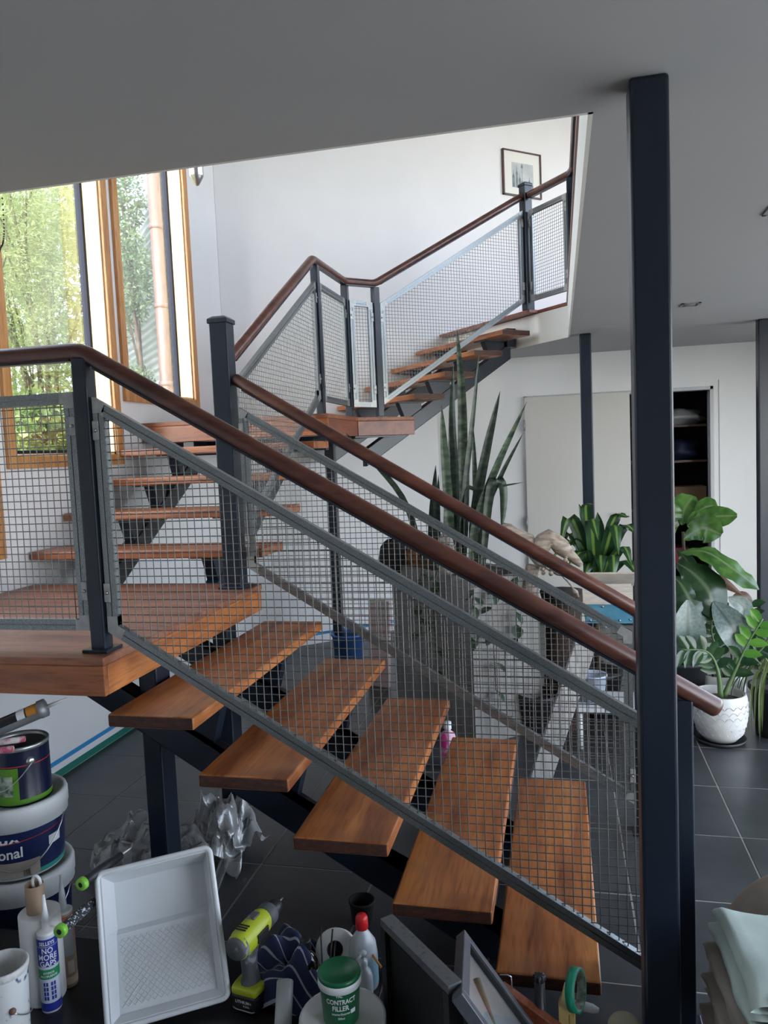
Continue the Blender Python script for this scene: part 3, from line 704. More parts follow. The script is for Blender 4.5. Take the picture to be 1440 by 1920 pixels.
def shrub(name, label, base, blobs, count, size, m, stems, aspect=.28):
    t = thing(name, label, 'shrub', base, 0, 'shrubs in the garden beyond the windows')
    lb = [((c[0] - base[0], c[1] - base[1], c[2] - base[2]), r) for c, r in blobs]
    tag(link('foliage', foliage_mesh('foliage', lb, count, size, rng, aspect), m, t), kind='stuff')
    b = MB()
    for (c, r) in lb[:stems]:
        mid = (c[0] * .5 + .1, c[1] * .5, c[2] * .55); pth = smooth_path([(0, 0, -.1), mid, c], 8)
        b.tube(pth, [.035 - .003 * i for i in range(8)], 6)
        for k in range(5):
            e = Vector(c) + Vector((rng.uniform(-1, 1) * r[0], rng.uniform(-1, 1) * r[1], rng.uniform(-.6, 1) * r[2])) * .8; b.tube([pth[4 + k % 3], (pth[5] + e) / 2 + Vector((0, 0, .1)), e], [.012, .008, .004], 5)
    b.build('stem', BARK, t)
shrub('garden_shrub', 'big feathery yellow green bush filling the wide stair window', (-4.9, 6.6, 1.2),
      [((-4.7, 6.1, 2.7), (.8, .9, 1.0)), ((-4.9, 6.9, 3.4), (.9, .9, 1.1)), ((-4.6, 6.0, 4.1), (.8, .9, .8)), ((-5.3, 7.3, 4.6), (.9, .8, .8)), ((-4.5, 5.5, 3.4), (.7, .7, 1.0))], 95000, .042, LF1, 5, .075)
shrub('garden_shrub', 'broad leaved low green bush low in wide stair window', (-4.3, 6.3, 1.2), [((-4.3, 6.35, 1.95), (.45, .35, .35)), ((-4.6, 6.0, 2.0), (.4, .4, .3))], 1500, .09, leaf_mat('fresh_broad_green', (0.12, 0.21, 0.06), (0.22, 0.30, 0.10), rough=.5, trans=.4), 2, .3)
shrub('garden_shrub', 'wispy grey green bush in front of corrugated cladding', (-3.75, 6.35, .9), [((-3.80, 6.50, 3.35), (.22, .20, .50)), ((-3.72, 6.42, 2.2), (.18, .2, .35)), ((-3.9, 6.65, 4.1), (.22, .2, .35))], 7000, .04, LF2, 3, .2)
shrub('garden_shrub', 'distant pale bush behind the feathery bush', (-7.5, 9.5, 1.6), [((-7.5, 9.0, 3.2), (1.6, 1.6, 1.6)), ((-7.0, 10.8, 4.4), (1.5, 1.6, 1.6)), ((-8.0, 7.6, 3.6), (1.4, 1.4, 1.5)), ((-7.4, 9.4, 5.4), (1.6, 1.6, 1.2))], 16000, .12, LF1, 4, .25)
# corrugated cladding of the angled wing, its downpipe and a white corner board
b = MB(); rows = []
base = Vector((-3.2, 6.3, 0))
nseg = 8
for i in range(0, 300):
    z = .5 + i * .0127; off = .009 * math.sin(i * .0127 / .076 * 2 * math.pi)
    rows.append([tuple(base + n_ * (k * .5 - .2) - u_ * off + Z_ * z) for k in range(nseg)])
b.grid(rows); struct(b.build('wall_cladding', pm('corrugated_steel', (0.30, 0.33, 0.36), .5, .1, var=.08, vscale=3)))
dp = thing('downpipe', 'dusty mauve round downpipe against corrugated cladding', 'downpipe', tuple(base + n_ * .33 - u_ * .08))
PIPE = pm('mauve_pipe_paint', (0.11, 0.075, 0.078), .5)
MB().tube([(0, 0, .6), (0, 0, 4.4)], .06, 18).build('pipe', PIPE, dp)
for z in (2.35, 3.05, 3.75):
    MB().lathe([(.061, -.022), (.068, -.02), (.068, .02), (.061, .022)], 18, (0, 0, z)).build('pipe_clip', PIPE, dp)
struct(MB().obox(base + n_ * -.55 - u_ * .03 + Z_ * .4, n_ * .62, u_ * .03, Z_ * 4).build('trim_3', pm('white_corner_board', (.5, .52, .55), .5)))
# bead chain of a blind
b = MB(); pth = smooth_path([(0, 0, .95), (0.0, .045, .45), (.0, .05, .1), (0, .02, -.02), (0, -.03, .02), (0, -.035, .9)], 60)
for p in pth: b.sphere(p, .0045, 6, 4)
tag(b.build('blind_chain', BLACK, None, 0, 2, (XL + .05, 3.255, 2.72)), 'beaded blind chain hanging at edge of wide window', 'blind chain')

# ================================================================== upstairs: pendant and framed print
CHROME = pm('brushed_silver', (.55, .55, .56), .3, .9)
pl = thing('pendant_lamp', 'slim silver cylinder pendant lamp hanging by the angled wall', 'lamp', (-2.13, 4.52, 3.325))
MB().lathe([(.001, .0), (.012, .004), (.042, .055), (.044, .06), (.044, .30), (.040, .31), (.001, .31)], 22).build('shade', CHROME, pl)
MB().tube([(0, 0, .31), (0, 0, 1.9)], .005, 6).build('cord', BLACK, pl)
fp = (-0.295, 7.913, 4.296)
fr = thing('framed_picture', 'framed print of spires and street lamp on upper white wall', 'picture', (fp[0], fp[1], fp[2]), math.atan2(UY, UX))
FW, FH = .47, .43
DKF = wood('dark_picture_frame', (.05, .025, .018), (.08, .035, .025), (.12, .05, .035), 'X', .4)
b = MB(); h = .012
b.box((-FW / 2, -.028, -FH / 2), (FW / 2, -.002, -FH / 2 + h)); b.box((-FW / 2, -.028, FH / 2 - h), (FW / 2, -.002, FH / 2)); b.box((-FW / 2, -.028, -FH / 2), (-FW / 2 + h, -.002, FH / 2)); b.box((FW / 2 - h, -.028, -FH / 2), (FW / 2, -.002, FH / 2))
b.build('frame', DKF, fr)
MB().box((-FW / 2 + .01, -.014, -FH / 2 + .01), (FW / 2 - .01, -.004, FH / 2 - .01)).build('mount', pm('ivory_mount', (.74, .75, .70), .6), fr)
PRT = pm('print_sky', (.56, .58, .57), .6, col2=(.42, .46, .47), vscale=9)
pr = MB().box((-.125, -.0152, -.135), (.14, -.0141, .105)).build('print', PRT, fr)
INK = pm('print_ink', (.13, .16, .18), .6, col2=(.22, .26, .28), vscale=30)
b = MB()
def spire(x, w, h_, z0=-.13):
    b.prism([(x - w, -.0158, z0), (x + w, -.0158, z0), (x + w, -.0158, z0 + h_ * .6), (x + w * .35, -.0158, z0 + h_ * .72), (x, -.0158, z0 + h_), (x - w * .35, -.0158, z0 + h_ * .72), (x - w, -.0158, z0 + h_ * .6)], (0, .0006, 0))
for a in ((-.105, .014, .17), (-.065, .013, .22), (-.03, .014, .14), (.09, .012, .12), (.0, .03, .08), (.05, .03, .07), (.12, .015, .06)): spire(*a)
b.prism([(-.002, -.0158, -.13), (.003, -.0158, -.13), (.003, -.0158, .06), (-.002, -.0158, .06)], (0, .0006, 0)); b.prism([(-.012, -.0158, .06), (.013, -.0158, .06), (.009, -.0158, .09), (0, -.0158, .10), (-.008, -.0158, .09)], (0, .0006, 0))
b.build('silhouette', INK, pr)

# ================================================================== store cupboard contents
SHELFM = wood('store_shelf', (.06, .03, .02), (.10, .05, .03), (.14, .07, .04), 'X', .5)
sh = thing('store_shelf', 'dark timber shelving inside the open store cupboard', 'shelving', (DL + .9, YB + .7, 0))
for z in (.45, 1.0, 1.45, 1.78): MB().box((-.25, -.28, z - .02), (.85, .28, z)).build('shelf', SHELFM, sh)
for x in (-.25, .83): MB().box((x, -.28, 0), (x + .02, .28, 2.1)).build('side_panel', SHELFM, sh)
def lump(name, c, r, m, seed, parent=None, amp=.25, nu=18, nv=12, freq=3.0):
    rg = random.Random(seed); ph = [rg.uniform(0, 6) for _ in range(6)]; b = MB(); rows = []
    for i in range(nv + 1):
        t = math.pi * i / nv; row = []
        for j in range(nu):
            a = 2 * math.pi * j / nu
            k = 1 + amp * (.5 * math.sin(freq * a + ph[0] + 2 * t) + .35 * math.sin(freq * 1.9 * t + ph[1] + a) + .3 * math.sin(freq * 2.3 * a + ph[2] - 3 * t) * math.sin(t))
            row.append((c[0] + r[0] * k * math.sin(t) * math.cos(a), c[1] + r[1] * k * math.sin(t) * math.sin(a), c[2] - r[2] * (k if i not in (0, nv) else 1) * math.cos(t)))
        rows.append(row)
    return b.grid(rows, True, True)
PLAST = pm('white_bag_plastic', (.55, .56, .58), .35)
tag(lump('b', (0, 0, .07), (.22, .2, .08), 0, 4).build('carrier_bag', PLAST, None, 0, 2, (1.13, YB + .62, 1.78)), 'crumpled white bag on top shelf of store cupboard', 'bag')
tag(MB().box((-.14, -.12, 0), (.14, .12, .20)).build('storage_box', pm('brown_card_box', (.26, .16, .09), .8), None, .004, 2, (1.2, YB + .6, 1.0)), 'brown cardboard box on middle shelf of store cupboard', 'box')
tag(MB().box((-.10, -.14, 0), (.10, .12, .17)).build('storage_box', pm('red_box', (.25, .02, .03), .6), None, .004, 2, (1.08, YB + .62, .45)), 'red box low down in the store cupboard', 'box')
tag(lump('b', (0, 0, .09), (.16, .15, .1), 0, 9).build('carrier_bag', pm('navy_bag', (.03, .04, .09), .4), None, 0, 2, (1.15, YB + .6, 1.45)), 'dark navy bag stuffed on upper shelf of store cupboard', 'bag')

# ================================================================== PLANTS AND OBJECTS behind the lower flight
CONC = pm('board_marked_concrete', (.27, .26, .245), .85, col2=(.17, .165, .155), vscale=5, stretch=(6, 6, .6), bump=.25, bscale=14)
PEAT = pm('coir_and_soil', (.20, .09, .04), .95, col2=(.05, .03, .02), vscale=25, bump=.8, bscale=50)
pf = Vector((-.484, 4.134, 0))
pt = thing('concrete_planter', 'tall board marked concrete planter holding snake plants', 'planter', tuple(pf), math.atan2(UY, UX))
PH = .925; b = MB(); a, c, w = .46, .886, .05
b.box((0, 0, 0), (a, w, PH)); b.box((0, c - w, 0), (a, c, PH)); b.box((0, w, 0), (w, c - w, PH)); b.box((a - w, w, 0), (a, c - w, PH)); b.box((w, w, 0), (a - w, c - w, .06))
b.build('wall_panel', CONC, pt)
rows = [[(w - .005 + i * (a - 2 * w + .01) / 9, w - .005 + j * (c - 2 * w + .01) / 14, PH - .05 + .02 * math.sin(i * 2.2 + j) + .015 * math.sin(j * 3.1 + i * 1.7)) for i in range(10)] for j in range(15)]
MB().grid(rows).build('soil', PEAT, pt)
SANS = leaf_mat('snake_plant_leaf', (.016, .035, .022), (.10, .14, .085), rough=.4, axis_scale=(16, 16, 34), trans=.05)
SANS2 = leaf_mat('snake_plant_dark_leaf', (.010, .022, .015), (.045, .07, .042), rough=.4, axis_scale=(16, 16, 34), trans=.05)
root = tuple(pf + u_ * .2 + n_ * .35 + Z_ * (PH - .06))
def plant(name, label, loc, group=None): return thing(name, label, 'plant', loc, 0, group)
sp = plant('snake_plant', 'tall snake plant with mottled upright blades in concrete planter', root)
for pts, w_, m_, sd in (
    ([(-0.586, 4.520, 0.905), (-0.555, 4.500, 1.461), (-0.540, 4.490, 1.925), (-0.553, 4.480, 2.336)], .062, SANS, (1, .2, 0)),
    ([(-0.605, 4.470, 0.913), (-0.590, 4.460, 1.464), (-0.594, 4.460, 1.804), (-0.578, 4.450, 2.120)], .052, SANS2, (1, -.3, 0)),
    ([(-0.633, 4.540, 0.902), (-0.627, 4.550, 1.461), (-0.621, 4.560, 1.934)], .045, SANS, (1, .5, 0)),
    ([(-0.632, 4.440, 0.919), (-0.632, 4.430, 1.312), (-0.643, 4.430, 1.621), (-0.650, 4.420, 1.897)], .058, SANS, (1, .1, 0)),
    ([(-0.582, 4.440, 0.918), (-0.539, 4.420, 1.372), (-0.481, 4.410, 1.767), (-0.421, 4.400, 2.182)], .038, SANS2, (1, .6, 0)),
    ([(-0.518, 4.480, 0.911), (-0.477, 4.480, 1.304), (-0.404, 4.480, 1.642), (-0.318, 4.480, 1.964)], .062, SANS2, (1, .1, 0)),
    ([(-0.517, 4.420, 0.921), (-0.472, 4.410, 1.217), (-0.339, 4.400, 1.549), (-0.166, 4.380, 1.889)], .05, SANS, (.9, .1, .4)),
    ([(-0.470, 4.440, 0.918), (-0.427, 4.430, 1.245), (-0.322, 4.420, 1.487), (-0.192, 4.400, 1.717)], .032, SANS2, (.9, .1, .4)),
    ([(-0.495, 4.500, 0.908), (-0.482, 4.500, 1.208), (-0.482, 4.510, 1.521), (-0.485, 4.510, 1.803)], .036, SANS, (1, .2, 0)),
    ([(-0.756, 4.600, 0.893), (-0.759, 4.600, 1.172), (-0.725, 4.600, 1.552)], .058, SANS2, (1, .1, 0)),
    ([(-0.727, 4.560, 0.900), (-0.723, 4.560, 1.175), (-0.705, 4.560, 1.495)], .04, SANS2, (1, .4, 0)),
    ([(-0.809, 4.620, 0.890), (-0.919, 4.620, 1.317), (-1.106, 4.620, 1.579), (-1.284, 4.620, 1.774)], .038, SANS2, (.8, 0, -.5)),
    ([(-0.442, 4.400, 0.970), (-0.390, 4.400, 1.384), (-0.345, 4.400, 1.468), (-0.311, 4.400, 1.412), (-0.315, 4.400, 1.275), (-0.329, 4.400, 1.184)], .055, SANS2, (1, .2, 0)),
    ([(-0.547, 4.420, 0.937), (-0.541, 4.420, 1.390), (-0.445, 4.420, 1.406), (-0.196, 4.380, 1.442)], .026, SANS2, (0, .2, 1)),
    ([(-0.581, 4.580, 0.895), (-0.545, 4.580, 1.457), (-0.538, 4.580, 1.773)], .05, SANS2, (1, 0, 0)),
    ([(-0.673, 4.500, 0.893), (-0.653, 4.500, 1.275), (-0.653, 4.500, 1.449)], .04, SANS, (1, 0, 0)),
): leaf(sp, m_, pts, w_, 'strap', sd, .3, 14)
# trailing vine over the rim
VINE = leaf_mat('dark_vine_leaf', (.015, .035, .018), (.04, .075, .04), rough=.35, trans=.08)
vn = plant('trailing_vine', 'trailing dark green vine hanging over planter rim', tuple(pf + Vector((-.10, .10, PH))))
b = MB(); o = pf + Vector((-.10, .10, PH))
for seed, (x0, L) in enumerate(((-.30, .35), (-.20, .55), (.02, .3), (.10, .62), (.2, .35))):
    rg = random.Random(seed); st = pf + (n_ * max(0, -x0 * 1.6) - u_ * .012 if x0 < 0 else u_ * x0 * 1.6 - n_ * .012)
    P = [st + Z_ * (PH + .02), st + Z_ * (PH - .1) - Vector((.02, .05, 0)), st + Z_ * (PH - L) - Vector((.015, .04, 0))]
    P = smooth_path(P, 8); b.tube([p - o for p in P], .003, 5)
    for i in range(1, 8):
        d = Vector((rg.uniform(-1, 1), -.6, rg.uniform(-1, -.2))).normalized()
        leaf(vn, VINE, [P[i], P[i] + d * .04, P[i] + d * .075 - Z_ * .01], .05 if i % 3 else .07, 'oval', (d.y, -d.x, .3), .2, 6)
b.build('stem', BARK, vn)
# carved stone ornament, dark bark and driftwood
STONE = pm('carved_stone', (.32, .29, .26), .8, col2=(.12, .11, .10), vscale=28, bump=.6, bscale=50)
orn = thing('stone_ornament', 'rounded carved stone ornament between the snake plant blades', 'ornament', (-0.636, 4.300, 0.942))
MB().lathe([(.001, .0), (.05, .0), (.055, .05), (.05, .11), (.047, .16), (.036, .21), (.018, .235), (.001, .24)], 20).build('body', STONE, orn)
for z in (.05, .09, .17): MB().tube([(.054 * math.cos(a), .054 * math.sin(a), z + .012 * math.sin(3 * a)) for a in [i * math.pi / 12 for i in range(25)]], .004, 5).build('carved_band', STONE, orn)
DRIFT = pm('bleached_driftwood', (.50, .42, .34), .8, col2=(.22, .16, .12), vscale=12, stretch=(1, 4, 4), bump=.5, bscale=30)
BARKD = pm('dark_bark_slab', (.02, .018, .017), .8, var=.5, vscale=12, bump=.5, bscale=30)
bk = (-1.025, 4.740, 0.975)
tag(lump('b', (0, 0, 0), (.10, .06, .12), 0, 21, None, .2).build('bark_chunk', BARKD, None, 0, 2, bk), 'dark rounded bark chunk at planter end beside white wall', 'bark')
cr = (-0.850, 4.720, 0.976)
tag(lump('b', (0, 0, 0), (.11, .08, .075), 0, 23, None, .18).build('coir_clump', pm('orange_coir', (.30, .13, .05), .95, col2=(.12, .05, .02), vscale=40, bump=.8, bscale=60), None, 0, 2, cr), 'orange brown coir clump in the concrete planter', 'coir')
dw = thing('driftwood', 'bleached knobbly driftwood limb resting behind the handrails', 'driftwood', (.0, 4.35, .85))
P = smooth_path([(-0.330, 4.420, 1.197), (-0.197, 4.400, 1.106), (-0.096, 4.360, 0.989), (0.018, 4.330, 0.903), (0.087, 4.300, 0.804)], 16)
oo = Vector((.0, 4.35, .85))
MB().tube([p - oo for p in P], [.02 + .03 * math.sin(i * .35) + .008 * math.sin(i * 2.1) for i in range(16)], 10).build('limb', DRIFT, dw)
P = smooth_path([(-0.154, 4.380, 1.032), (-0.064, 4.400, 1.119), (0.028, 4.400, 1.042), (0.107, 4.360, 0.972)], 10)
MB().tube([p - oo for p in P], [.04, .05, .055, .05, .045, .05, .04, .03, .025, .015], 10).build('limb', DRIFT, dw)
for k in range(26):
    rg = random.Random(k); p = Vector((-0.052, 4.320, 0.979)) + Vector((rg.uniform(-.09, .09), rg.uniform(-.03, .03), rg.uniform(-.06, .05)))
    MB().sphere(p - oo, rg.uniform(.008, .015), 7, 5).build('knob', DRIFT, dw)
MB().tube([Vector((-0.206, 4.400, 0.769)) - oo, Vector((-0.156, 4.400, 0.968)) - oo], [.05, .04], 10).build('limb', DRIFT, dw)
st = thing('tree_stump', 'dark fibrous stump beneath the driftwood', 'stump', (.0, 4.52, 0))
MB().lathe([(.13, 0), (.12, .2), (.10, .5), (.11, .72), (.13, .80), (.001, .80)], 16).build('trunk', pm('fibrous_stump', (.06, .035, .025), .95, col2=(.02, .013, .01), vscale=14, stretch=(5, 5, 1), bump=.8, bscale=30), st)
# blue metal bird house with pale board roof
BLUEM = pm('chipped_blue_metal', (.06, .22, .34), .5, col2=(.10, .30, .40), vscale=10, ramp=(.3, .6)); BOARD = pm('pale_scored_board', (.62, .56, .46), .7, col2=(.50, .42, .36), vscale=20, stretch=(1, 6, 1))
bx = thing('nesting_box', 'blue metal nesting box with pale board roof behind handrail', 'box', (.225, 3.93, .745))
MB().prism([(-.115, 0, 0), (.115, 0, 0), (.115, 0, .085), (.10, 0, .10), (-.10, 0, .10), (-.115, 0, .085)], (0, .16, 0)).build('body', BLUEM, bx)
MB().prism([(-.125, -.012, .098), (.115, -.012, .098), (.115, .09, .175), (-.125, .09, .175)], (0, 0, .008)).build('roof', BOARD, bx)
MB().prism([(-.125, .175, .098), (.115, .175, .098), (.115, .09, .175), (-.125, .09, .175)], (0, 0, .008)).build('roof', BOARD, bx)
MB().lathe([(.001, 0), (.02, .0), (.024, .006), (.03, .006)], 16).build('hasp', BOLT, bx, 0, 2, None).rotation_euler = (R_(90), 0, 0)
bx.children[-1].location = (.02, -.004, .06)
for x, z in ((-.09, .075), (-.03, .085), (.09, .075), (-.09, .015), (.05, .015), (.1, .02)): MB().sphere((x, -.002, z), .006, 6, 4).build('rivet', BOLT, bx)
# weathered plank leaning, white frame, bins
GREYW = wood('weathered_grey_plank', (.22, .21, .20), (.34, .33, .32), (.44, .43, .41), 'Z', .8, coat=0)
p0 = Vector((-0.130, 3.722, 0.000)); p1 = Vector((0.117, 3.860, 0.690))
d = p1 - p0
tag(MB().obox((0, 0, 0), (.11, .03, 0), d * 1.02, (-.006, .025, 0)).build('plank', GREYW, None, .002, 1, tuple(p0 - Vector((.05, 0, -.002)))), 'weathered grey plank leaning behind the far mesh panel', 'plank')
BPL = pm('black_pot_plastic', (.022, .023, .027), .5)
def pot(name, label, loc, prof, m, soil=None, cat='pot', group=None, saucer=None):
    t = thing(name, label, cat, loc, 0, group); MB().lathe(prof, 30).build('body', m, t)
    if soil: MB().lathe([(soil[0], soil[1] - .004), (soil[0] * .6, soil[1] + .004), (.001, soil[1])], 24).build('soil', pm('dark_potting_soil', (.05, .032, .026), .95, col2=(.14, .10, .08), vscale=90, ramp=(.5, .8), bump=.9, bscale=90), t)
    if saucer: MB().lathe([(.001, .003), (saucer - .02, .003), (saucer - .004, .022), (saucer, .022), (saucer - .012, 0), (.001, 0)], 30).build('saucer', BPL, t)
    return t
pot('plant_pot', 'black plastic pot with dried stalks beside weathered plank', (-0.145, 4.373, 0.000), [(.001, 0), (.085, 0), (.115, .22), (.122, .22), (.122, .24), (.112, .24), (.105, .18), (.001, .18)], BPL, (.105, .19))
wf = thing('white_trolley', 'low white metal trolley frame behind the far mesh panel', 'trolley', (.28, 4.3, 0))
WM = pm('white_enamel', (.62, .63, .64), .4, var=.1, vscale=10)
MB().box((-.22, -.15, .20), (.16, .15, .235)).build('shelf', WM, wf, .006)
for x in (-.2, .14):
    for y in (-.13, .13): MB().tube([(x, y, 0), (x, y, .21)], .010, 8).build('leg', WM, wf)
tag(MB().lathe([(.001, 0), (.06, 0), (.075, .14), (.08, .14), (.08, .148), (.07, .148), (.062, .02), (.001, .02)], 22).build('bucket', pm('pale_blue_plastic', (.42, .48, .58), .4), None, 0, 2, (.15, 4.28, .235)), 'pale blue plastic tub standing on white trolley', 'tub')
# leaning pale board, blue crate, pink bottle
PALE = pm('pale_pink_green_canvas', (.62, .63, .58), .6, col2=(.60, .40, .40), vscale=4)
q0 = Vector((-1.359, 5.174, 0.000)); tag(MB().obox((0, 0, 0), (.16, -.05, 0), (.015, .06, .60), (.01, .03, 0)).build('canvas', PALE, None, .003, 1, tuple(q0)), 'pale painted canvas leaning by end of concrete planter', 'canvas')
tag(MB().lathe([(.001, 0), (.11, 0), (.13, .20), (.14, .2), (.14, .215), (.125, .215), (.105, .01), (.001, .01)], 20).build('tub', pm('blue_plastic', (.04, .13, .36), .4), None, 0, 2, (-1.678, 5.837, 0.000)), 'blue plastic tub on floor below the angled wall', 'tub')
pk = thing('cleaner_bottle', 'pink and white cleaning bottle lying behind the treads', 'bottle', (-0.593, 3.832, 0.000), .4)
PINK = pm('hot_pink_label', (.68, .04, .26), .5, col2=(.72, .45, .55), vscale=14, ramp=(.45, .6))
MB().lathe([(.001, 0), (.042, .0), (.045, .01), (.045, .15), (.035, .185), (.016, .20), (.016, .215)], 20).build('body', PINK, pk)
MB().lathe([(.02, .21), (.02, .245), (.001, .245)], 16).build('cap', pm('white_plastic', (.72, .72, .72), .35), pk)
pk2 = thing('cleaner_bottle', 'white bottle with dark red label under the treads', 'bottle', (-1.130, 3.836, 0.000), .4)
MB().lathe([(.001, 0), (.035, .0), (.037, .01), (.037, .12), (.028, .15), (.013, .165), (.013, .185), (.001, .185)], 18).build('body', MATS['white_plastic'], pk2)
MB().lathe([(.0376, .03), (.0376, .09)], 18).build('label', pm('maroon_label', (.16, .02, .05), .5), pk2)

# ---- potted plants in front of the rear wall
DRAC = leaf_mat('striped_dracaena_leaf', (.010, .036, .014), (.026, .075, .026), ((.15, .25, .045), .43, .57), rough=.3, trans=.15)
db = Vector((.20, 4.75, 0))
pot('plant_pot', 'dark pot of the striped leaf plant, mostly behind handrails', tuple(db), [(.001, 0), (.11, 0), (.14, .25), (.15, .25), (.15, .27), (.135, .27), (.13, .22), (.001, .22)], BPL, (.13, .23))
dr = plant('dracaena', 'striped leaf dracaena with arching strap leaves beside slim column', (db.x, db.y, .23))
MB().tube([(0, 0, 0), (.0, 0, .4), (.01, 0, .72)], [.018, .015, .012], 8).build('stem', BARK, dr)
for tip, mid, w_ in (
    ((-0.006, 4.600, 1.056), (0.065, 4.620, 1.210), .062), ((0.108, 4.700, 1.287), (0.166, 4.720, 1.109), .07), ((0.187, 4.620, 1.291), (0.145, 4.660, 1.248), .06),
    ((0.207, 4.500, 1.096), (0.178, 4.600, 1.200), .075), ((0.320, 4.550, 1.002), (0.300, 4.650, 1.161), .075), ((0.394, 4.700, 1.207), (0.305, 4.720, 1.186), .06),
    ((0.437, 4.700, 1.106), (0.350, 4.720, 1.137), .06), ((-0.038, 4.750, 1.027), (0.074, 4.760, 1.090), .055), ((-0.054, 4.600, 0.984), (0.087, 4.660, 1.069), .05),
    ((0.037, 4.600, 0.935), (0.131, 4.660, 1.005), .065), ((0.286, 4.520, 0.853), (0.288, 4.600, 0.996), .07), ((0.221, 4.500, 0.903), (0.219, 4.600, 0.996), .07),
    ((0.396, 4.600, 0.932), (0.343, 4.660, 1.034), .06), ((0.218, 4.800, 1.228), (0.222, 4.800, 1.099), .06), ((0.438, 4.600, 0.854), (0.357, 4.660, 0.955), .06), ((0.126, 4.600, 0.856), (0.169, 4.660, 0.941), .065),
): leaf(dr, DRAC, [db + Vector((.0, 0, .78)), mid, tip], w_ * 1.2, 'lance', (1, .25, .1), .28, 12, .04)
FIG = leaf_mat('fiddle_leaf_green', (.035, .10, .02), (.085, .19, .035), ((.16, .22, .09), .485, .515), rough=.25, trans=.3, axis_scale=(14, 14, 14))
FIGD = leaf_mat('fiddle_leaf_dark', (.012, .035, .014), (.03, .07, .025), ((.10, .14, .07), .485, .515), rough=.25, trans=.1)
fb = Vector((.68, 4.70, 0))
pot('plant_pot', 'tall dark pot of the fiddle leaf fig beside big column', tuple(fb), [(.001, 0), (.12, 0), (.135, .34), (.145, .34), (.145, .36), (.13, .36), (.125, .3), (.001, .3)], pm('slate_pot', (.05, .055, .065), .5), (.125, .31))
fg = plant('fiddle_leaf_fig', 'fiddle leaf fig with big glossy drooping leaves beside big column', (fb.x, fb.y, .31))
MB().tube([(0, 0, 0), (.02, 0, .45), (.01, 0, .80)], [.014, .011, .008], 8).build('stem', BARK, fg)
for pts, w_, m_, sd in (
    ([(0.679, 4.620, 1.074), (0.769, 4.580, 1.144), (0.864, 4.520, 1.113)], .17, FIG, (.3, .2, .9)),
    ([(0.711, 4.660, 1.152), (0.823, 4.640, 1.197), (0.960, 4.600, 1.209)], .13, FIG, (.1, .3, .9)),
    ([(0.683, 4.700, 1.148), (0.707, 4.760, 1.236), (0.767, 4.820, 1.308)], .16, FIG, (1, .2, 0)),
    ([(0.750, 4.720, 1.207), (0.826, 4.740, 1.250), (0.887, 4.740, 1.248)], .12, FIG, (.2, .4, .9)),
    ([(0.661, 4.600, 1.006), (0.793, 4.560, 1.010), (0.936, 4.520, 0.910), (1.050, 4.500, 0.813)], .17, FIG, (.3, .8, .5)),
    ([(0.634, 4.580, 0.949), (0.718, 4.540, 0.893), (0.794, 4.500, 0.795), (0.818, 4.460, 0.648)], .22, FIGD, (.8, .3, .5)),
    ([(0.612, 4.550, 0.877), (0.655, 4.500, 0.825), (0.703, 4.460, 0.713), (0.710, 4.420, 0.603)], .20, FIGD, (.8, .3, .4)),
    ([(0.644, 4.700, 1.102), (0.637, 4.700, 1.196), (0.649, 4.700, 1.273)], .1, FIG, (1, .4, 0)),
    ([(0.749, 4.720, 1.098), (0.732, 4.700, 1.163), (0.753, 4.680, 1.232)], .05, FIG, (1, .2, 0)),
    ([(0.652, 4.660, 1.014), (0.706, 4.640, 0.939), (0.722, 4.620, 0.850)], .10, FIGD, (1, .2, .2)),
): leaf(fg, m_, pts, w_, 'obov', sd, .18, 14, .05)
CAL = leaf_mat('grey_green_ribbed_leaf', (.10, .14, .13), (.17, .22, .20), ((.06, .09, .07), .48, .52), rough=.3, trans=.05, axis_scale=(60, 60, 60))
ca = plant('calathea', 'broad ribbed grey green leaves below the fiddle leaf fig', (.83, 4.62, .28))
for pts, w_, sd in (([(0.676, 4.450, 0.400), (0.665, 4.400, 0.578), (0.670, 4.420, 0.766)], .19, (1, .2, 0)), ([(0.959, 4.450, 0.450), (0.900, 4.420, 0.605), (0.812, 4.480, 0.745)], .17, (.8, .2, .5)), ([(0.964, 4.600, 0.563), (0.993, 4.600, 0.685), (0.910, 4.600, 0.746)], .1, (.6, .2, .6))): leaf(ca, CAL, pts, w_, 'oval', sd, .15, 12)
MB().tube([(0, 0, 0), (-.02, -.1, .1)], .006, 6).build('stem', BARK, ca)
PURP = leaf_mat('purple_backed_leaf', (.10, .04, .04), (.16, .10, .05), rough=.35, trans=.1)
pu = plant('purple_leaf_plant', 'long purple brown leaves drooping before the white wall', (.95, 4.70, .3))
leaf(pu, PURP, [(0.795, 4.700, 0.845), (0.884, 4.680, 0.829), (0.998, 4.660, 0.749)], .07, 'lance', (.3, .3, .9), .5, 12)
leaf(pu, PURP, [(0.941, 4.660, 0.728), (1.006, 4.660, 0.740), (1.054, 4.660, 0.710)], .06, 'lance', (.2, .2, .9), .3, 10)
MB().tube([(0, 0, 0), Vector((0.921, 4.660, 0.703)) - Vector((.95, 4.70, .3))], .005, 6).build('stem', BARK, pu)
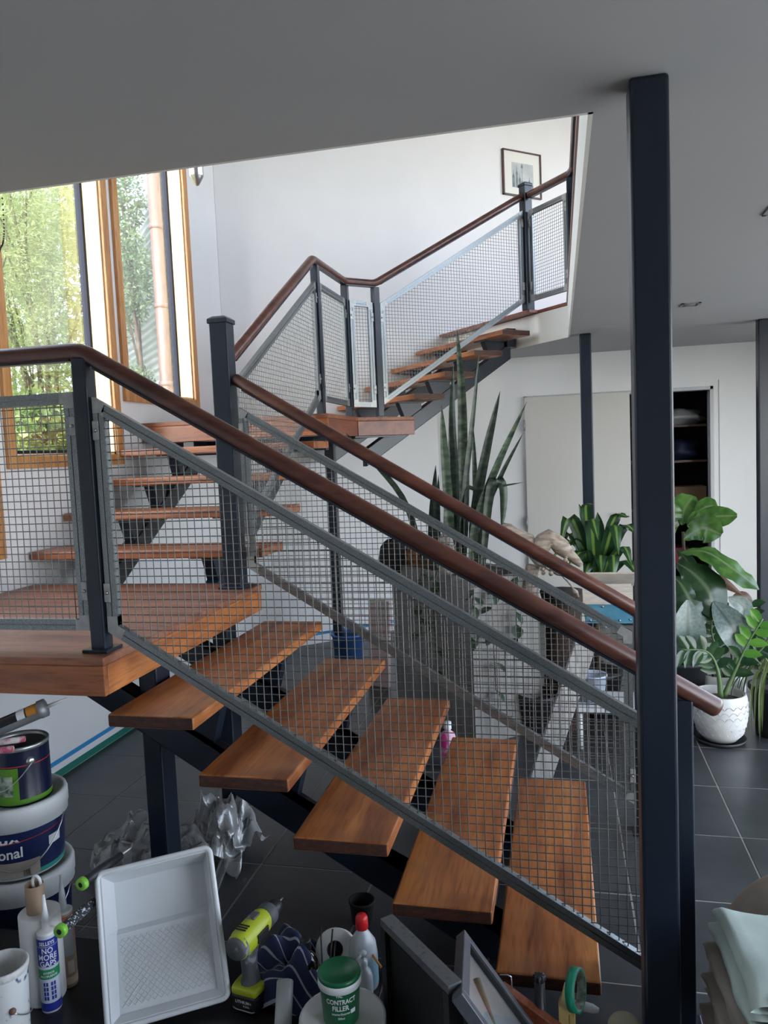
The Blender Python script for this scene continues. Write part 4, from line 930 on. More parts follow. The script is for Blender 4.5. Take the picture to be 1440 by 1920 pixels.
# two white pots
WPOT = pm('white_scalloped_ceramic', (.70, .70, .68), .5, var=.06, vscale=9, bump=.06, bscale=20)
prof = [(.001, .012), (.085, .012), (.118, .05), (.138, .12), (.143, .19), (.138, .25), (.132, .268), (.126, .27), (.121, .262), (.125, .22), (.001, .21)]
wp = pot('plant_pot', 'white scalloped ceramic pot nearest the handrail end', (.820, 4.38, 0), prof, WPOT, (.122, .226), saucer=.135)
for r_ in range(6):
    for k in range(20):
        a = 2 * math.pi * (k + .5 * (r_ % 2)) / 20; z = .06 + r_ * .03; rr = [.122, .131, .137, .141, .143, .142][r_] + .0005
        P = [(rr * math.cos(a + (q - 3) * .05), rr * math.sin(a + (q - 3) * .05), z + .016 * (1 - ((q - 3) / 3) ** 2)) for q in range(7)]
        if a > math.pi * .95: MB().tube(P, .0018, 4, False).build('scallop', WPOT, wp)
wp2 = pot('plant_pot', 'second white pot standing behind the scalloped one', (.885, 4.72, 0), [(x * .98, z * 1.05) for x, z in prof], WPOT, (.12, .235))
ZZ = leaf_mat('zz_glossy_leaf', (.012, .04, .016), (.035, .085, .03), rough=.2, trans=.1); ZZL = leaf_mat('bright_new_leaf', (.07, .22, .03), (.14, .34, .05), rough=.25, trans=.3)
STEMG = pm('green_stem', (.10, .17, .06), .5)
def zz(t, stem, n, size, m, m2=None):
    o = t.matrix_basis.translation; P = smooth_path(stem, 24); MB().tube([p - o for p in P], [.016 - .011 * min(1, i / 14) for i in range(24)], 8).build('stem', STEMG, t)
    for i in range(n):
        f = .32 + .68 * i / (n - 1); k = min(22, int(f * 23)); p = P[k]; tg = (P[k + 1] - P[k]).normalized(); sd = tg.cross(Vector((0, -1, .3))).normalized() * (1 if i % 2 else -1)
        d = (sd + tg * .55 + Vector((0, -.15, .05))).normalized()
        leaf(t, m2 if (m2 and f > .55) else m, [p, p + d * size * .55, p + d * size - Z_ * size * .12], size * .5, 'lance', tg, .15, 7)
z1 = plant('zz_plant', 'glossy dark zz plant growing in the scalloped white pot', (.820, 4.38, .226))
zz(z1, [(0.827, 4.380, 0.231), (0.809, 4.380, 0.393), (0.753, 4.360, 0.495), (0.622, 4.340, 0.510)], 13, .10, ZZ)
zz(z1, [(0.845, 4.390, 0.243), (0.894, 4.400, 0.360), (0.962, 4.400, 0.523), (1.042, 4.400, 0.669)], 13, .10, ZZ, ZZL)
z2 = plant('zz_plant', 'second zz plant with dense dark leaflets in rear white pot', (.885, 4.72, .24))
zz(z2, [(0.912, 4.700, 0.255), (0.884, 4.700, 0.381), (0.841, 4.700, 0.507), (0.843, 4.700, 0.632)], 13, .09, ZZ)
zz(z2, [(0.939, 4.720, 0.250), (0.989, 4.720, 0.409), (1.032, 4.720, 0.535), (1.056, 4.720, 0.722)], 13, .09, ZZ)
zz(z2, [(0.950, 4.720, 0.250), (1.027, 4.700, 0.352), (1.112, 4.700, 0.432), (1.169, 4.700, 0.541)], 11, .08, ZZ)
SPID = leaf_mat('spider_plant_leaf', (.09, .14, .04), (.16, .22, .07), ((.42, .42, .24), .0, .28), rough=.35, trans=.25)
spp = pot('plant_pot', 'dark pot hidden under the spider plant at picture edge', (1.12, 4.50, 0), [(.001, 0), (.09, 0), (.12, .26), (.13, .26), (.13, .28), (.115, .28), (.11, .24), (.001, .24)], BPL, (.11, .25))
sd_ = plant('spider_plant', 'striped spider plant with arching leaves at edge of picture', (1.12, 4.50, .25))
for k in range(34):
    rg = random.Random(100 + k); a = rg.uniform(math.pi * .75, math.pi * 1.75) if k % 3 else rg.uniform(0, 6.28); L = rg.uniform(.16, .24); o = Vector((1.12, 4.50, .27)); d = Vector((math.cos(a), math.sin(a), 0))
    leaf(sd_, SPID, [o, o + d * L * .5 + Z_ * rg.uniform(.10, .16), o + d * L + Z_ * rg.uniform(.0, .06), o + d * L * 1.12 - Z_ * rg.uniform(.14, .26)], .018, 'strap', (-d.y, d.x, 0), .3, 12)

# ================================================================== FOREGROUND: painting gear
WPL = MATS['white_plastic']
TZ = .245
tb = thing('low_table', 'low black table crowded with painting gear', 'table', (-1.23, 1.5, 0))
MB().box((-.85, -.42, TZ - .03), (.745, .42, TZ)).build('table_top', pm('black_table_top', (.010, .010, .012), .35, var=.3, vscale=20), tb, .004)
for x in (-.8, .70):
    for y in (-.37, .37): MB().cbox((x, y, (TZ - .03) / 2), (.045, .045, TZ - .03)).build('leg', BLACK, tb)

def frame_of(ax):   # basis with local z along ax
    z = Vector(ax).normalized(); x = z.orthogonal().normalized() if abs(z.z) > .99 else Vector((0, 0, 1)).cross(z).normalized(); return Matrix((x, z.cross(x), z)).transposed()
def orient(o, p, ax, spin=0.0): o.rotation_euler = (frame_of(ax) @ Matrix.Rotation(spin, 3, 'Z')).to_euler(); o.location = p; return o

# ---- paint tray, leaning up towards the camera
TL, TR, BR, BL = Vector((-1.249, 1.731, .558)), Vector((-.975, 1.862, .588)), Vector((-.846, 1.709, .275)), Vector((-1.12, 1.578, .245))
ex = (TR - TL).normalized(); ey = (TL - BL); ey = (ey - ex * ey.dot(ex)).normalized(); ez = ex.cross(ey); TW, TLn = .306, .371
tr = thing('paint_tray', 'white plastic paint roller tray with ribbed slope, propped on edge', 'paint tray', tuple(BL))
tr.rotation_euler = Matrix((ex, ey, ez)).transposed().to_euler()
TRAY = pm('tray_white_plastic', (.66, .68, .70), .35, var=.05, vscale=12)
# local: x width, y length, z towards the camera; rim at z=0, floor drops behind the rim
def dep(y): t = y / TLn; return -.022 - .0 if t < .05 else (-.022 - .040 * min(1, (t - .05) / .55) if t < .60 else -.078)
b = MB(); n1, n2 = 9, 24; ins = .03
rows = [[(ins + (TW - 2 * ins) * i / n1, .028 + (TLn - .056) * j / n2, dep(.028 + (TLn - .056) * j / n2)) for i in range(n1 + 1)] for j in range(n2 + 1)]
b.grid(rows, False)
def ringpts(off, z): return [(off, off, z), (TW - off, off, z), (TW - off, TLn - off, z), (off, TLn - off, z)]
def wallstrip(p, q, r_, s_, k=12):
    b.grid([[Vector(p).lerp(Vector(q), i / k) for i in range(k + 1)], [Vector(s_).lerp(Vector(r_), i / k) for i in range(k + 1)]], False)
for side in range(2):
    x_o = .012 if side == 0 else TW - .012; x_i = ins if side == 0 else TW - ins
    A_ = [(x_o, .012 + (TLn - .024) * j / n2, 0.0) for j in range(n2 + 1)]; B_ = [(x_i, .028 + (TLn - .056) * j / n2, dep(.028 + (TLn - .056) * j / n2)) for j in range(n2 + 1)]
    b.grid([A_, B_] if side == 0 else [B_, A_], False)
for end in range(2):
    y_o = .012 if end == 0 else TLn - .012; y_i = .028 if end == 0 else TLn - .028
    A_ = [(.012 + (TW - .024) * i / n1, y_o, 0.0) for i in range(n1 + 1)]; B_ = [(ins + (TW - 2 * ins) * i / n1, y_i, dep(y_i)) for i in range(n1 + 1)]
    b.grid([B_, A_] if end == 0 else [A_, B_], False)
tb_ = b.build('basin', TRAY, tr)
sol = tb_.modifiers.new('thickness', 'SOLIDIFY'); sol.thickness = .003; sol.offset = -1
b = MB(); P = []
for (cx_, cy_, a0) in ((.022, .022, 180), (TW - .022, .022, 270), (TW - .022, TLn - .022, 0), (.022, TLn - .022, 90)):
    for k in range(6): a = R_(a0 + k * 18); P.append((cx_ + .017 * math.cos(a), cy_ + .017 * math.sin(a), 0))
P.append(P[0]); P.append(P[1]); b.tube(P, .007, 8, False); b.build('rim', TRAY, tr)
b = MB(); nx = Vector((1, 0, 0))
ya, yb_ = .045, .20
for fam in (0.62, -0.62):
    for k in range(-16, 34):
        c_ = k * .016; pts = []
        for q in range(13):
            y = ya + (yb_ - ya) * q / 12; x = .04 + c_ + (y - ya) * (1 if fam > 0 else -1)
            if .038 < x < TW - .038: pts.append((x, y, dep(y) + .0012))
        if len(pts) > 1: b.tube(pts, .0011, 4, False)
b.build('ribs', TRAY, tr)

# ---- small rollers behind the tray
LIME = pm('lime_plastic', (.20, .52, .05), .35); CHAR = pm('charcoal_plastic', (.022, .024, .028), .5, var=.3, vscale=20)
SLEEV = pm('paint_flecked_sleeve', (.02, .025, .032), .8, col2=(.55, .56, .56), vscale=160, ramp=(.38, .42), detail=2)
def roller(label, p0, p1, m, wire=None):
    p0, p1 = Vector(p0), Vector(p1); t = thing('mini_roller', label, 'paint roller', tuple(p0)); d = p1 - p0; L = d.length; orient(t, tuple(p0), d)
    MB().tube([(0, 0, .012), (0, 0, L * .5), (0, 0, L)], [.013, .0135, .011], 14).build('grip', m, t)
    MB().lathe([(.007, .0), (.0155, .0), (.0165, .004), (.0165, .014), (.0135, .016)], 20).build('end_ring', LIME, t)
    MB().lathe([(.001, .005), (.007, .005), (.007, 0)], 16).build('hanging_hole', CHAR, t)
    if wire: MB().tube([(0, 0, L), (0, .0, L + .04), (.012, 0, L + .06), (.05, 0, L + .063)], .0032, 7).build('wire_frame', CHROME, t)
    return t
roller('dark paint flecked mini roller handle at side of tray', (-1.232, 1.581, 0.496), (-1.230, 1.725, 0.489), SLEEV)
roller('charcoal mini roller handle with lime end above tray', (-1.240, 1.687, 0.555), (-1.215, 1.837, 0.557), CHAR, True)

# ---- stack of paint pails under the landing
NAVY = pm('navy_label', (.010, .018, .075), .35); TEAL = pm('teal_band', (.02, .26, .22), .4); LETW = pm('white_print', (.72, .73, .74), .5); REDL = pm('red_print', (.45, .02, .02), .5)
PAIL = pm('pail_white_plastic', (.62, .63, .63), .4, var=.08, vscale=8, bump=.03, bscale=30)
PXY = (-1.755, 2.105)
FA = math.atan2(-PXY[1], -PXY[0])
def pail(label, z0, h, r0, r1, dark):
    t = thing('paint_pail', label, 'paint pail', (PXY[0], PXY[1], z0), 0, 'stacked paint pails')
    MB().lathe([(.001, 0), (r0 - .004, 0), (r0, .004), (r1, h - .045), (r1 + .004, h - .045)], 36).build('body', NAVY if dark else PAIL, t)
    MB().lathe([(r1 + .003, h - .075), (r1 + .010, h - .073), (r1 + .010, h - .05), (r1 + .013, h - .048), (r1 + .013, h - .010), (r1 + .009, h), (r1 - .006, h), (r1 - .012, h - .012), (.001, h - .012)], 36).build('lid', PAIL, t)
    hb = MB(); a1 = FA + 1.05; rr = r1 + .012; zt = h - .07
    P = [(rr * math.cos(a1 - q / 16 * 2.3), rr * math.sin(a1 - q / 16 * 2.3), zt - .125 * math.sin(math.pi * q / 16)) for q in range(17)]
    hb.tube(P, .0022, 6); hb.build('bail_handle', CHROME, t); return t, (lambda z: r0 + (r1 - r0) * z / (h - .045))
p1_, _ = pail('bottom dark pail with white lid in the stack of paint pails', 0, .350, .130, .145, True)
p2_, rad = pail('middle paint pail with navy label reading professional', .350, .237, .128, .140, False)
def band(parent, z0, z1, rf, m, a0, a1, name='label'):
    MB().lathe([(rf(z0) + .0008, z0), (rf(z1) + .0008, z1)], 24, (0, 0, 0), True, a0, a1).build(name, m, parent)
band(p2_, .022, .158, rad, NAVY, FA - 1.5, FA + 1.5); band(p2_, .008, .022, rad, TEAL, FA - 1.5, FA + 1.5)
band(p2_, .010, .062, lambda z: rad(z) + .0006, pm('beige_photo_print', (.42, .36, .30), .5, var=.25, vscale=8), FA - 1.2, FA + .38)
rl = rad(.10) + .0012
MB().tube([((rad(.126 + q * .0012) + .0012) * math.cos(FA - .9 + q * .1), (rad(.126) + .0012) * math.sin(FA - .9 + q * .1), .118 + .0012 * q) for q in range(20)], .0014, 4).build('red_line', REDL, p2_)
text_cyl('lettering', 'Dulux', .062, rl + .001, FA - .60, .142, LETW, p2_, .0012, 1.0, .05)
text_cyl('lettering', 'Professional', .046, rl, FA - .76, .088, LETW, p2_, .0008, .95, .05)
MB().lathe([(rad(.085) + .002, .085), (rad(.115) + .002, .115)], 6, (0, 0, 0), True, FA + .62, FA + .98).build('batch_sticker', LETW, p2_)
b = MB()
for q in range(9): b.lathe([(rad(.012) + .0022, .012), (rad(.034) + .0022, .034)], 1, (0, 0, 0), False, FA + .0 + q * .018, FA + .010 + q * .018 - (.004 if q % 3 else 0))
b.build('barcode', BLACK, p2_)
cz = .350 + .237 - .012
can = thing('paint_can', 'open navy and green paint can on top of pail stack', 'paint can', (PXY[0] + .022, PXY[1] + .0, cz), 0)
TIN = pm('tin_plate', (.42, .43, .44), .35, .7); GRN = pm('lime_green_print', (.09, .24, .02), .4)
MB().lathe([(.001, .004), (.086, .004), (.088, 0), (.09, .002), (.0885, .006), (.0885, .178)], 36).build('body', pm('dark_navy_print', (.006, .010, .035), .25), can)
MB().lathe([(.0885, .176), (.091, .180), (.091, .187), (.088, .190), (.082, .187), (.079, .180), (.079, .178), (.083, .176), (.085, .06), (.001, .06)], 36).build('rim', TIN, can)
MB().lathe([(.0892, .006), (.0892, .022)], 36).build('green_band', GRN, can)
MB().lathe([(.0892, .022), (.0892, .125)], 12, (0, 0, 0), True, FA - 1.1, FA - .12).build('green_panel', GRN, can)
MB().lathe([(.0896, .035), (.0896, .10)], 10, (0, 0, 0), True, FA - 1.0, FA - .32).build('brush_picture', pm('brush_print', (.55, .58, .50), .5, col2=(.04, .10, .05), vscale=40), can)
MB().lathe([(.0894, .128), (.0894, .131)], 36).build('red_line', REDL, can)
ear = MB().lathe([(.001, .008), (.008, .008), (.013, .004), (.014, 0)], 16).build('handle_ear', CHROME, can); a = FA + .32; orient(ear, (.088 * math.cos(a), .088 * math.sin(a), .140), (math.cos(a), math.sin(a), 0))
MB().tube([(.1 * math.cos(a - q / 12 * 1.3), .1 * math.sin(a - q / 12 * 1.3), .138 - .085 * math.sin(q / 12 * 1.7)) for q in range(13)], .0016, 6).build('bail_handle', CHROME, can)
# caulking gun with cartridge lying across the can
g0, g1 = Vector((-1.834, 1.981, 0.797)), Vector((-1.611, 2.090, 0.880)); gd = (g1 - g0); gl = gd.length
gun = thing('caulking_gun', 'caulking gun with black and orange cartridge lying across paint can', 'caulking gun'); orient(gun, tuple(g0), gd, 0)
CB = pm('black_cartridge_print', (.012, .012, .016), .35); CO = pm('orange_print', (.50, .20, .02), .4); CG = pm('grey_gun_metal', (.30, .31, .32), .45, .4, var=.3, vscale=12)
MB().lathe([(.001, 0), (.024, 0), (.024, .03)], 22).build('cartridge', WPL, gun)
MB().lathe([(.0245, .03), (.0245, gl - .03)], 22).build('cartridge_sleeve', CB, gun)
for z0, z1, m_ in ((.03, .05, CO), (gl - .055, gl - .02, CO), (gl - .085, gl - .06, LETW)): MB().lathe([(.0249, z0), (.0249, z1)], 22).build('printed_band', m_, gun)
MB().lathe([(.029, gl - .02), (.029, gl), (.012, gl + .004), (.001, gl + .004)], 22).build('end_cap', CG, gun)
MB().lathe([(.027, -.01), (.027, gl)], 14, (0, 0, 0), True, R_(180), R_(360)).build('cradle', CG, gun)
MB().tube([(0, 0, gl), (0, 0, gl + .07)], [.007, .003], 8).build('nozzle', WPL, gun)
PKM = pm('paint_smeared_red_handle', (.36, .06, .10), .6, col2=(.60, .55, .55), vscale=30, ramp=(.4, .55))
h0 = Vector((-1.711, 1.908, 0.821)); h1 = Vector((-1.577, 1.940, 0.835))
hg = MB().tube([(0, 0, 0), tuple(h1 - h0)], [.010, .009], 8).build('trigger', PKM, None, 0, 2, tuple(h0)); hg.parent = gun; hg.matrix_parent_inverse = gun.matrix_basis.inverted()
h2 = Vector((-1.697, 1.890, 0.806)); h3 = Vector((-1.598, 1.913, 0.814))
hg = MB().tube([(0, 0, 0), tuple(h3 - h2)], [.011, .010], 8).build('handle', PKM, None, 0, 2, tuple(h2)); hg.parent = gun; hg.matrix_parent_inverse = gun.matrix_basis.inverted()

# ---- paper roll, tubes and pot at the table's left
def std(name, label, cat, xy, z=TZ, rz=0.0, group=None): return thing(name, label, cat, (xy[0], xy[1], z), rz, group)
ROLLW = pm('white_paper_roll', (.64, .65, .65), .7, var=.06, vscale=6); CARD = pm('cardboard_core', (.36, .25, .17), .85, var=.15, vscale=14)
pr_ = std('paper_roll', 'tall white paper roll with cardboard core sticking out', 'paper roll', (-1.362, 1.678, 0.245))
MB().lathe([(.001, 0), (.05, 0), (.052, .004), (.052, .232), (.047, .236), (.026, .230), (.001, .230)], 30).build('roll', ROLLW, pr_)
MB().lathe([(.0215, .17), (.0235, .17), (.0235, .305), (.0215, .305), (.0215, .18)], 22, (-.012, .004, 0)).build('core', CARD, pr_)
tq = std('tape_ring', 'thin white ring standing in the cardboard core', 'ring', pr_.location, TZ + .29)
rg_ = MB().tube([(.012 * math.cos(q * math.pi / 8), .0, .016 + .02 * math.sin(q * math.pi / 8)) for q in range(17)], .004, 8).build('ring', WPL, tq); rg_.location = (-.006, .006, .0)
def cartridge(label, xy, m_main, bands, nozzle=WPL, lean=(0, 0)):
    t = std('sealant_tube', label, 'sealant tube', xy); t.rotation_euler = (lean[0], lean[1], 0)
    MB().lathe([(.001, 0), (.0235, 0), (.0245, .003), (.0245, .200), (.022, .206)], 26).build('body', m_main, t)
    MB().lathe([(.0225, .2045), (.0235, .205), (.0235, .209), (.016, .213), (.010, .215), (.009, .24), (.006, .27), (.0032, .305), (.001, .305)], 20).build('nozzle', nozzle, t)
    for z0, z1, m_ in bands: MB().lathe([(.0249, z0), (.0249, z1)], 26).build('printed_band', m_, t)
    return t
SBLUE = pm('caulk_blue_print', (.018, .03, .25), .35); SGREEN = pm('caulk_green_print', (.02, .22, .09), .4); SWHT = pm('caulk_pale_print', (.48, .52, .60), .4)
ct = cartridge('blue and white caulk tube reading no more gaps', (-1.316, 1.641, 0.245), SWHT, ((.125, .198, SBLUE), (.092, .118, SGREEN), (.006, .028, SBLUE)))
fa = math.atan2(-ct.location.y, -ct.location.x) - .06
text_cyl('lettering', 'SELLEYS', .0135, .0249, fa, .187, LETW, ct, .0003, .8); MB().lathe([(.02515, .1775), (.02515, .1785)], 26).build('white_line', LETW, ct)
for k, tx in enumerate(('NO', 'MORE', 'GAPS')): text_cyl('lettering', tx, .0205, .0250, fa, .1675 - k * .0172, LETW, ct, .0003, .85)
for k, tx in enumerate(('INTERIOR', 'MULTIPURPOSE')): text_cyl('lettering', tx, .0075, .0250, fa, .109 - k * .009, LETW, ct, .0001, .8)
for gx in (-.62, .12):
    for i in range(2):
        for j in range(4):
            a = fa + gx + i * .28; MB().lathe([(.0250, .036 + j * .0125), (.0250, .046 + j * .0125)], 3, (0, 0, 0), True, a, a + .2).build('printed_pane', SBLUE, ct)
TAN = pm('tan_print', (.30, .20, .13), .45, var=.15, vscale=20); GRYP = pm('grey_print', (.25, .26, .27), .45)
c2 = cartridge('tan sealant tube with grey label behind the caulk tube', (-1.330, 1.731, 0.245), TAN, ((.19, .20, pm('rust_print', (.30, .08, .03), .5)), (.01, .03, pm('cream_print', (.45, .36, .26), .5))), pm('cloudy_nozzle', (.42, .44, .45), .4))
fb_ = math.atan2(-c2.location.y, -c2.location.x) + .25
MB().lathe([(.0252, .09), (.0252, .18)], 8, (0, 0, 0), True, fb_ - .5, fb_ + .6).build('grey_label', GRYP, c2); MB().lathe([(.0252, .04), (.0252, .075)], 8, (0, 0, 0), True, fb_ - .2, fb_ + .5).build('info_panel', pm('pale_info', (.40, .36, .32), .5), c2)
SPLAT = pm('paint_splattered_white', (.62, .63, .63), .5, col2=(.03, .06, .16), vscale=22, ramp=(.36, .42), detail=6)
sq_ = (-1.340, 1.509, 0.450)
sb = thing('paint_pot', 'white paint pot with blue splatters at bottom corner', 'paint pot', (sq_[0], sq_[1], TZ))
MB().lathe([(.001, 0), (.048, 0), (.050, .004), (.056, .19)], 30).build('body', SPLAT, sb)
MB().lathe([(.056, .188), (.0595, .196), (.0595, .205), (.056, .209), (.053, .204), (.048, .05), (.001, .05)], 30).build('rim', pm('crusted_white_paint', (.60, .60, .58), .6, var=.12, vscale=25, bump=.3, bscale=60), sb)
hh = MB().sphere((0, 0, 0), .008, 8, 6).build('handle_ear', pm('rusty_ear', (.16, .08, .05), .6), sb); a = math.atan2(-sq_[1], -sq_[0]) + .25; hh.location = (.056 * math.cos(a), .056 * math.sin(a), .115)
MB().tube([(.060 * math.cos(a + q / 10 * 1.2), .060 * math.sin(a + q / 10 * 1.2), .112 - .03 * math.sin(q / 10 * 2)) for q in range(11)], .0015, 5).build('bail_handle', CHROME, sb)

# ---- crumpled clear plastic and trim strip on the floor
def crumple(name, label, cat, loc, size, seed, m, amp=.5, nu=46, nv=30):
    rg = random.Random(seed); from mathutils import noise as N; V = []; sx, sy, sz = size; rows = []
    for j in range(nv + 1):
        row = []
        for i in range(nu + 1):
            a, c = i / nu * 2 - 1, j / nv * 2 - 1; e = max(0, 1 - (abs(a) ** 2.5 + abs(c) ** 2.5) * .62)
            p = Vector((a * 2.1 + seed, c * 1.6, seed * .7)); h_ = N.noise(p) * .5 + N.noise(p * 2.3) * .35; rr = abs(N.noise(p * 3.7 + Vector((5, 1, 0)))) * .45 + abs(N.noise(p * 7.9)) * .18
            row.append((a * sx + N.noise(p * 1.7 + Vector((9, 0, 0))) * sx * .22, c * sy + N.noise(p * 1.9 + Vector((0, 9, 0))) * sy * .3, max(.002, sz * (e * (.55 + h_ * amp + .4 * rr) ) + .004 * rr)))
        rows.append(row)
    return tag(MB().grid(rows).build(name, m, None, 0, 2, loc), label, cat)
def film_mat():
    m = bpy.data.materials.new('clear_film'); m.use_nodes = True; n = m.node_tree.nodes; l = m.node_tree.links; n.remove(n['Principled BSDF'])
    t = n.new('ShaderNodeBsdfTransparent'); t.inputs['Color'].default_value = (.80, .81, .82, 1); g = n.new('ShaderNodeBsdfGlossy'); g.inputs['Roughness'].default_value = .22; d = n.new('ShaderNodeBsdfDiffuse'); d.inputs['Color'].default_value = (.62, .63, .64, 1)
    m1 = n.new('ShaderNodeMixShader'); m1.inputs['Fac'].default_value = .34; m2 = n.new('ShaderNodeMixShader')
    lw = n.new('ShaderNodeLayerWeight'); lw.inputs['Blend'].default_value = .55; l.new(lw.outputs['Facing'], m2.inputs['Fac'])
    ma = n.new('ShaderNodeMath'); ma.operation = 'MULTIPLY_ADD'; ma.inputs[1].default_value = .55; ma.inputs[2].default_value = .34; l.new(lw.outputs['Facing'], ma.inputs[0]); l.new(ma.outputs[0], m2.inputs['Fac'])
    l.new(d.outputs[0], m1.inputs[1]); l.new(g.outputs[0], m1.inputs[2]); l.new(t.outputs[0], m2.inputs[1]); l.new(m1.outputs[0], m2.inputs[2]); l.new(m2.outputs[0], n['Material Output'].inputs['Surface']); return m
FILM = film_mat()
crumple('plastic_sheet', 'crumpled clear plastic sheet on tiles behind the paint tray', 'plastic sheet', (-1.642, 2.690, 0.000), (.25, .15, .27), 3, FILM, .7)
crumple('plastic_sheet', 'smaller clear plastic bag beside support post and strip', 'plastic sheet', (-1.423, 2.855, 0.000), (.15, .16, .30), 8, FILM, .8)
s0, s1 = Vector((-1.445, 3.201, 0.000)), Vector((-1.286, 2.494, 0.000))
ALS = pm('paint_marked_aluminium', (.50, .51, .52), .4, .6, var=.35, vscale=14); dd = s1 - s0; px_ = Vector((dd.y, -dd.x, 0)).normalized()
b = MB(); b.obox((0, 0, .001), dd, px_ * .036, (0, 0, .004)); b.obox(px_ * 0, dd, px_ * .006, (0, 0, .012)); b.obox(px_ * .03, dd, px_ * .006, (0, 0, .012))
tag(b.build('metal_strip', ALS, None, 0, 2, tuple(s0)), 'paint marked aluminium strip lying on tiles beside plastic sheet', 'metal strip')

# ---- cordless drill standing on its battery
dl_ = (-0.801, 1.748, 0.245)
YG = pm('drill_lime_plastic', (.40, .46, .02), .4, var=.12, vscale=20); DG = pm('drill_grey_rubber', (.075, .078, .085), .6, col2=(.22, .23, .24), vscale=26, ramp=(.34, .40)); DK = pm('drill_black', (.012, .012, .014), .45)
dr_ = thing('cordless_drill', 'lime and grey cordless drill standing on its battery', 'drill', (dl_[0], dl_[1], TZ), R_(-10))
# local +y = away from camera (muzzle)
MB().prism([(-.037, -.045, .004), (.037, -.045, .004), (.040, -.03, .004), (.040, .075, .004), (-.040, .075, .004), (-.040, -.03, .004)], (0, 0, .042)).build('battery', DK, dr_, .006)
MB().prism([(-.036, -.048, .044), (.036, -.048, .044), (.040, -.02, .044), (.040, .072, .044), (.026, .085, .044), (-.026, .085, .044), (-.040, .072, .044), (-.040, -.02, .044)], (0, 0, .022)).build('foot', YG, dr_, .008, 3)
b = MB(); rows = []
for z, cyy, rx, ry in ((.060, -.002, .030, .040), (.075, -.006, .020, .026), (.10, -.010, .0185, .024), (.13, -.010, .0195, .026), (.155, -.004, .022, .030)):
    rows.append([(rx * math.cos(q * math.pi / 8), cyy + ry * math.sin(q * math.pi / 8), z) for q in range(16)])
b.grid(rows, True, True); b.build('grip', DG, dr_)
b = MB(); rows = []
for y, rx, rz, zc in ((-.066, .018, .020, .182), (-.060, .029, .031, .182), (-.04, .033, .036, .183), (.02, .033, .036, .184), (.055, .031, .033, .185), (.065, .026, .028, .185)):
    rows.append([(rx * math.cos(q * math.pi / 9), y, zc + rz * math.sin(q * math.pi / 9)) for q in range(18)])
b.grid(list(reversed(rows)), True, True); b.build('motor_housing', YG, dr_)
MB().lathe([(.001, 0), (.024, .0), (.028, .006), (.030, .016), (.0325, .02)], 20).build('rear_cap', DG, dr_, 0, 2, (0, -.072, .182)).rotation_euler = (R_(-90), 0, 0)
for nm, prf, m_ in (('clutch_collar', [(.026, 0), (.030, .003), (.030, .03), (.027, .034), (.02, .034)], DG), ('chuck', [(.022, .034), (.023, .05), (.020, .068), (.012, .078), (.005, .080), (.001, .080)], DK)):
    MB().lathe(prf, 20).build(nm, m_, dr_, 0, 2, (0, .063, .185)).rotation_euler = (R_(-90), 0, 0)
MB().tube([(0, .14, .185), (0, .165, .185)], .002, 6).build('bit', CHROME, dr_)
MB().cbox((0, .02, .2205), (.022, .03, .006)).build('speed_switch', DG, dr_, .002)
for k in range(3): MB().cbox((0, -.022 - k * .009, .2195), (.03, .003, .003)).build('vent_slot', DK, dr_)
MB().cbox((.0335, .01, .183), (.004, .05, .022)).build('side_badge', DK, dr_, .001)
MB().cbox((0, .028, .135), (.014, .016, .026)).build('trigger', DK, dr_, .004)
text_flat('lettering', 'LITHIUM+', .011, (0, -.0462, .030), (1, 0, 0), (0, 0, 1), LETW, dr_, .0002); text_flat('lettering', '4.0Ah', .008, (.008, -.0462, .020), (1, 0, 0), (0, 0, 1), LETW, dr_, .0001)
MB().tube([(-.032, -.0465, .012), (-.024, -.0465, .008), (.024, -.0465, .008), (.032, -.0465, .012)], .0018, 5).build('badge_outline', GALV2, dr_)

# ---- striped navy cloth heap
def cloth_mat():
    m, nt, b_ = _new('navy_striped_cloth'); n = nt.nodes; l = nt.links; tc = n.new('ShaderNodeUVMap'); sx_ = n.new('ShaderNodeSeparateXYZ'); l.new(tc.outputs[0], sx_.inputs[0])
    mm = n.new('ShaderNodeMath'); mm.operation = 'MULTIPLY'; mm.inputs[1].default_value = 11.0; l.new(sx_.outputs[0], mm.inputs[0]); fr_ = n.new('ShaderNodeMath'); fr_.operation = 'FRACT'; l.new(mm.outputs[0], fr_.inputs[0])
    lt = n.new('ShaderNodeMath'); lt.operation = 'LESS_THAN'; lt.inputs[1].default_value = .13; l.new(fr_.outputs[0], lt.inputs[0]); mx = n.new('ShaderNodeMix'); mx.data_type = 'RGBA'; l.new(lt.outputs[0], mx.inputs['Factor'])
    mx.inputs[6].default_value = (.014, .022, .075, 1); mx.inputs[7].default_value = (.36, .38, .45, 1); l.new(mx.outputs[2], b_.inputs['Base Color']); b_.inputs['Roughness'].default_value = .95; b_.inputs['Sheen Weight'].default_value = .3; return m
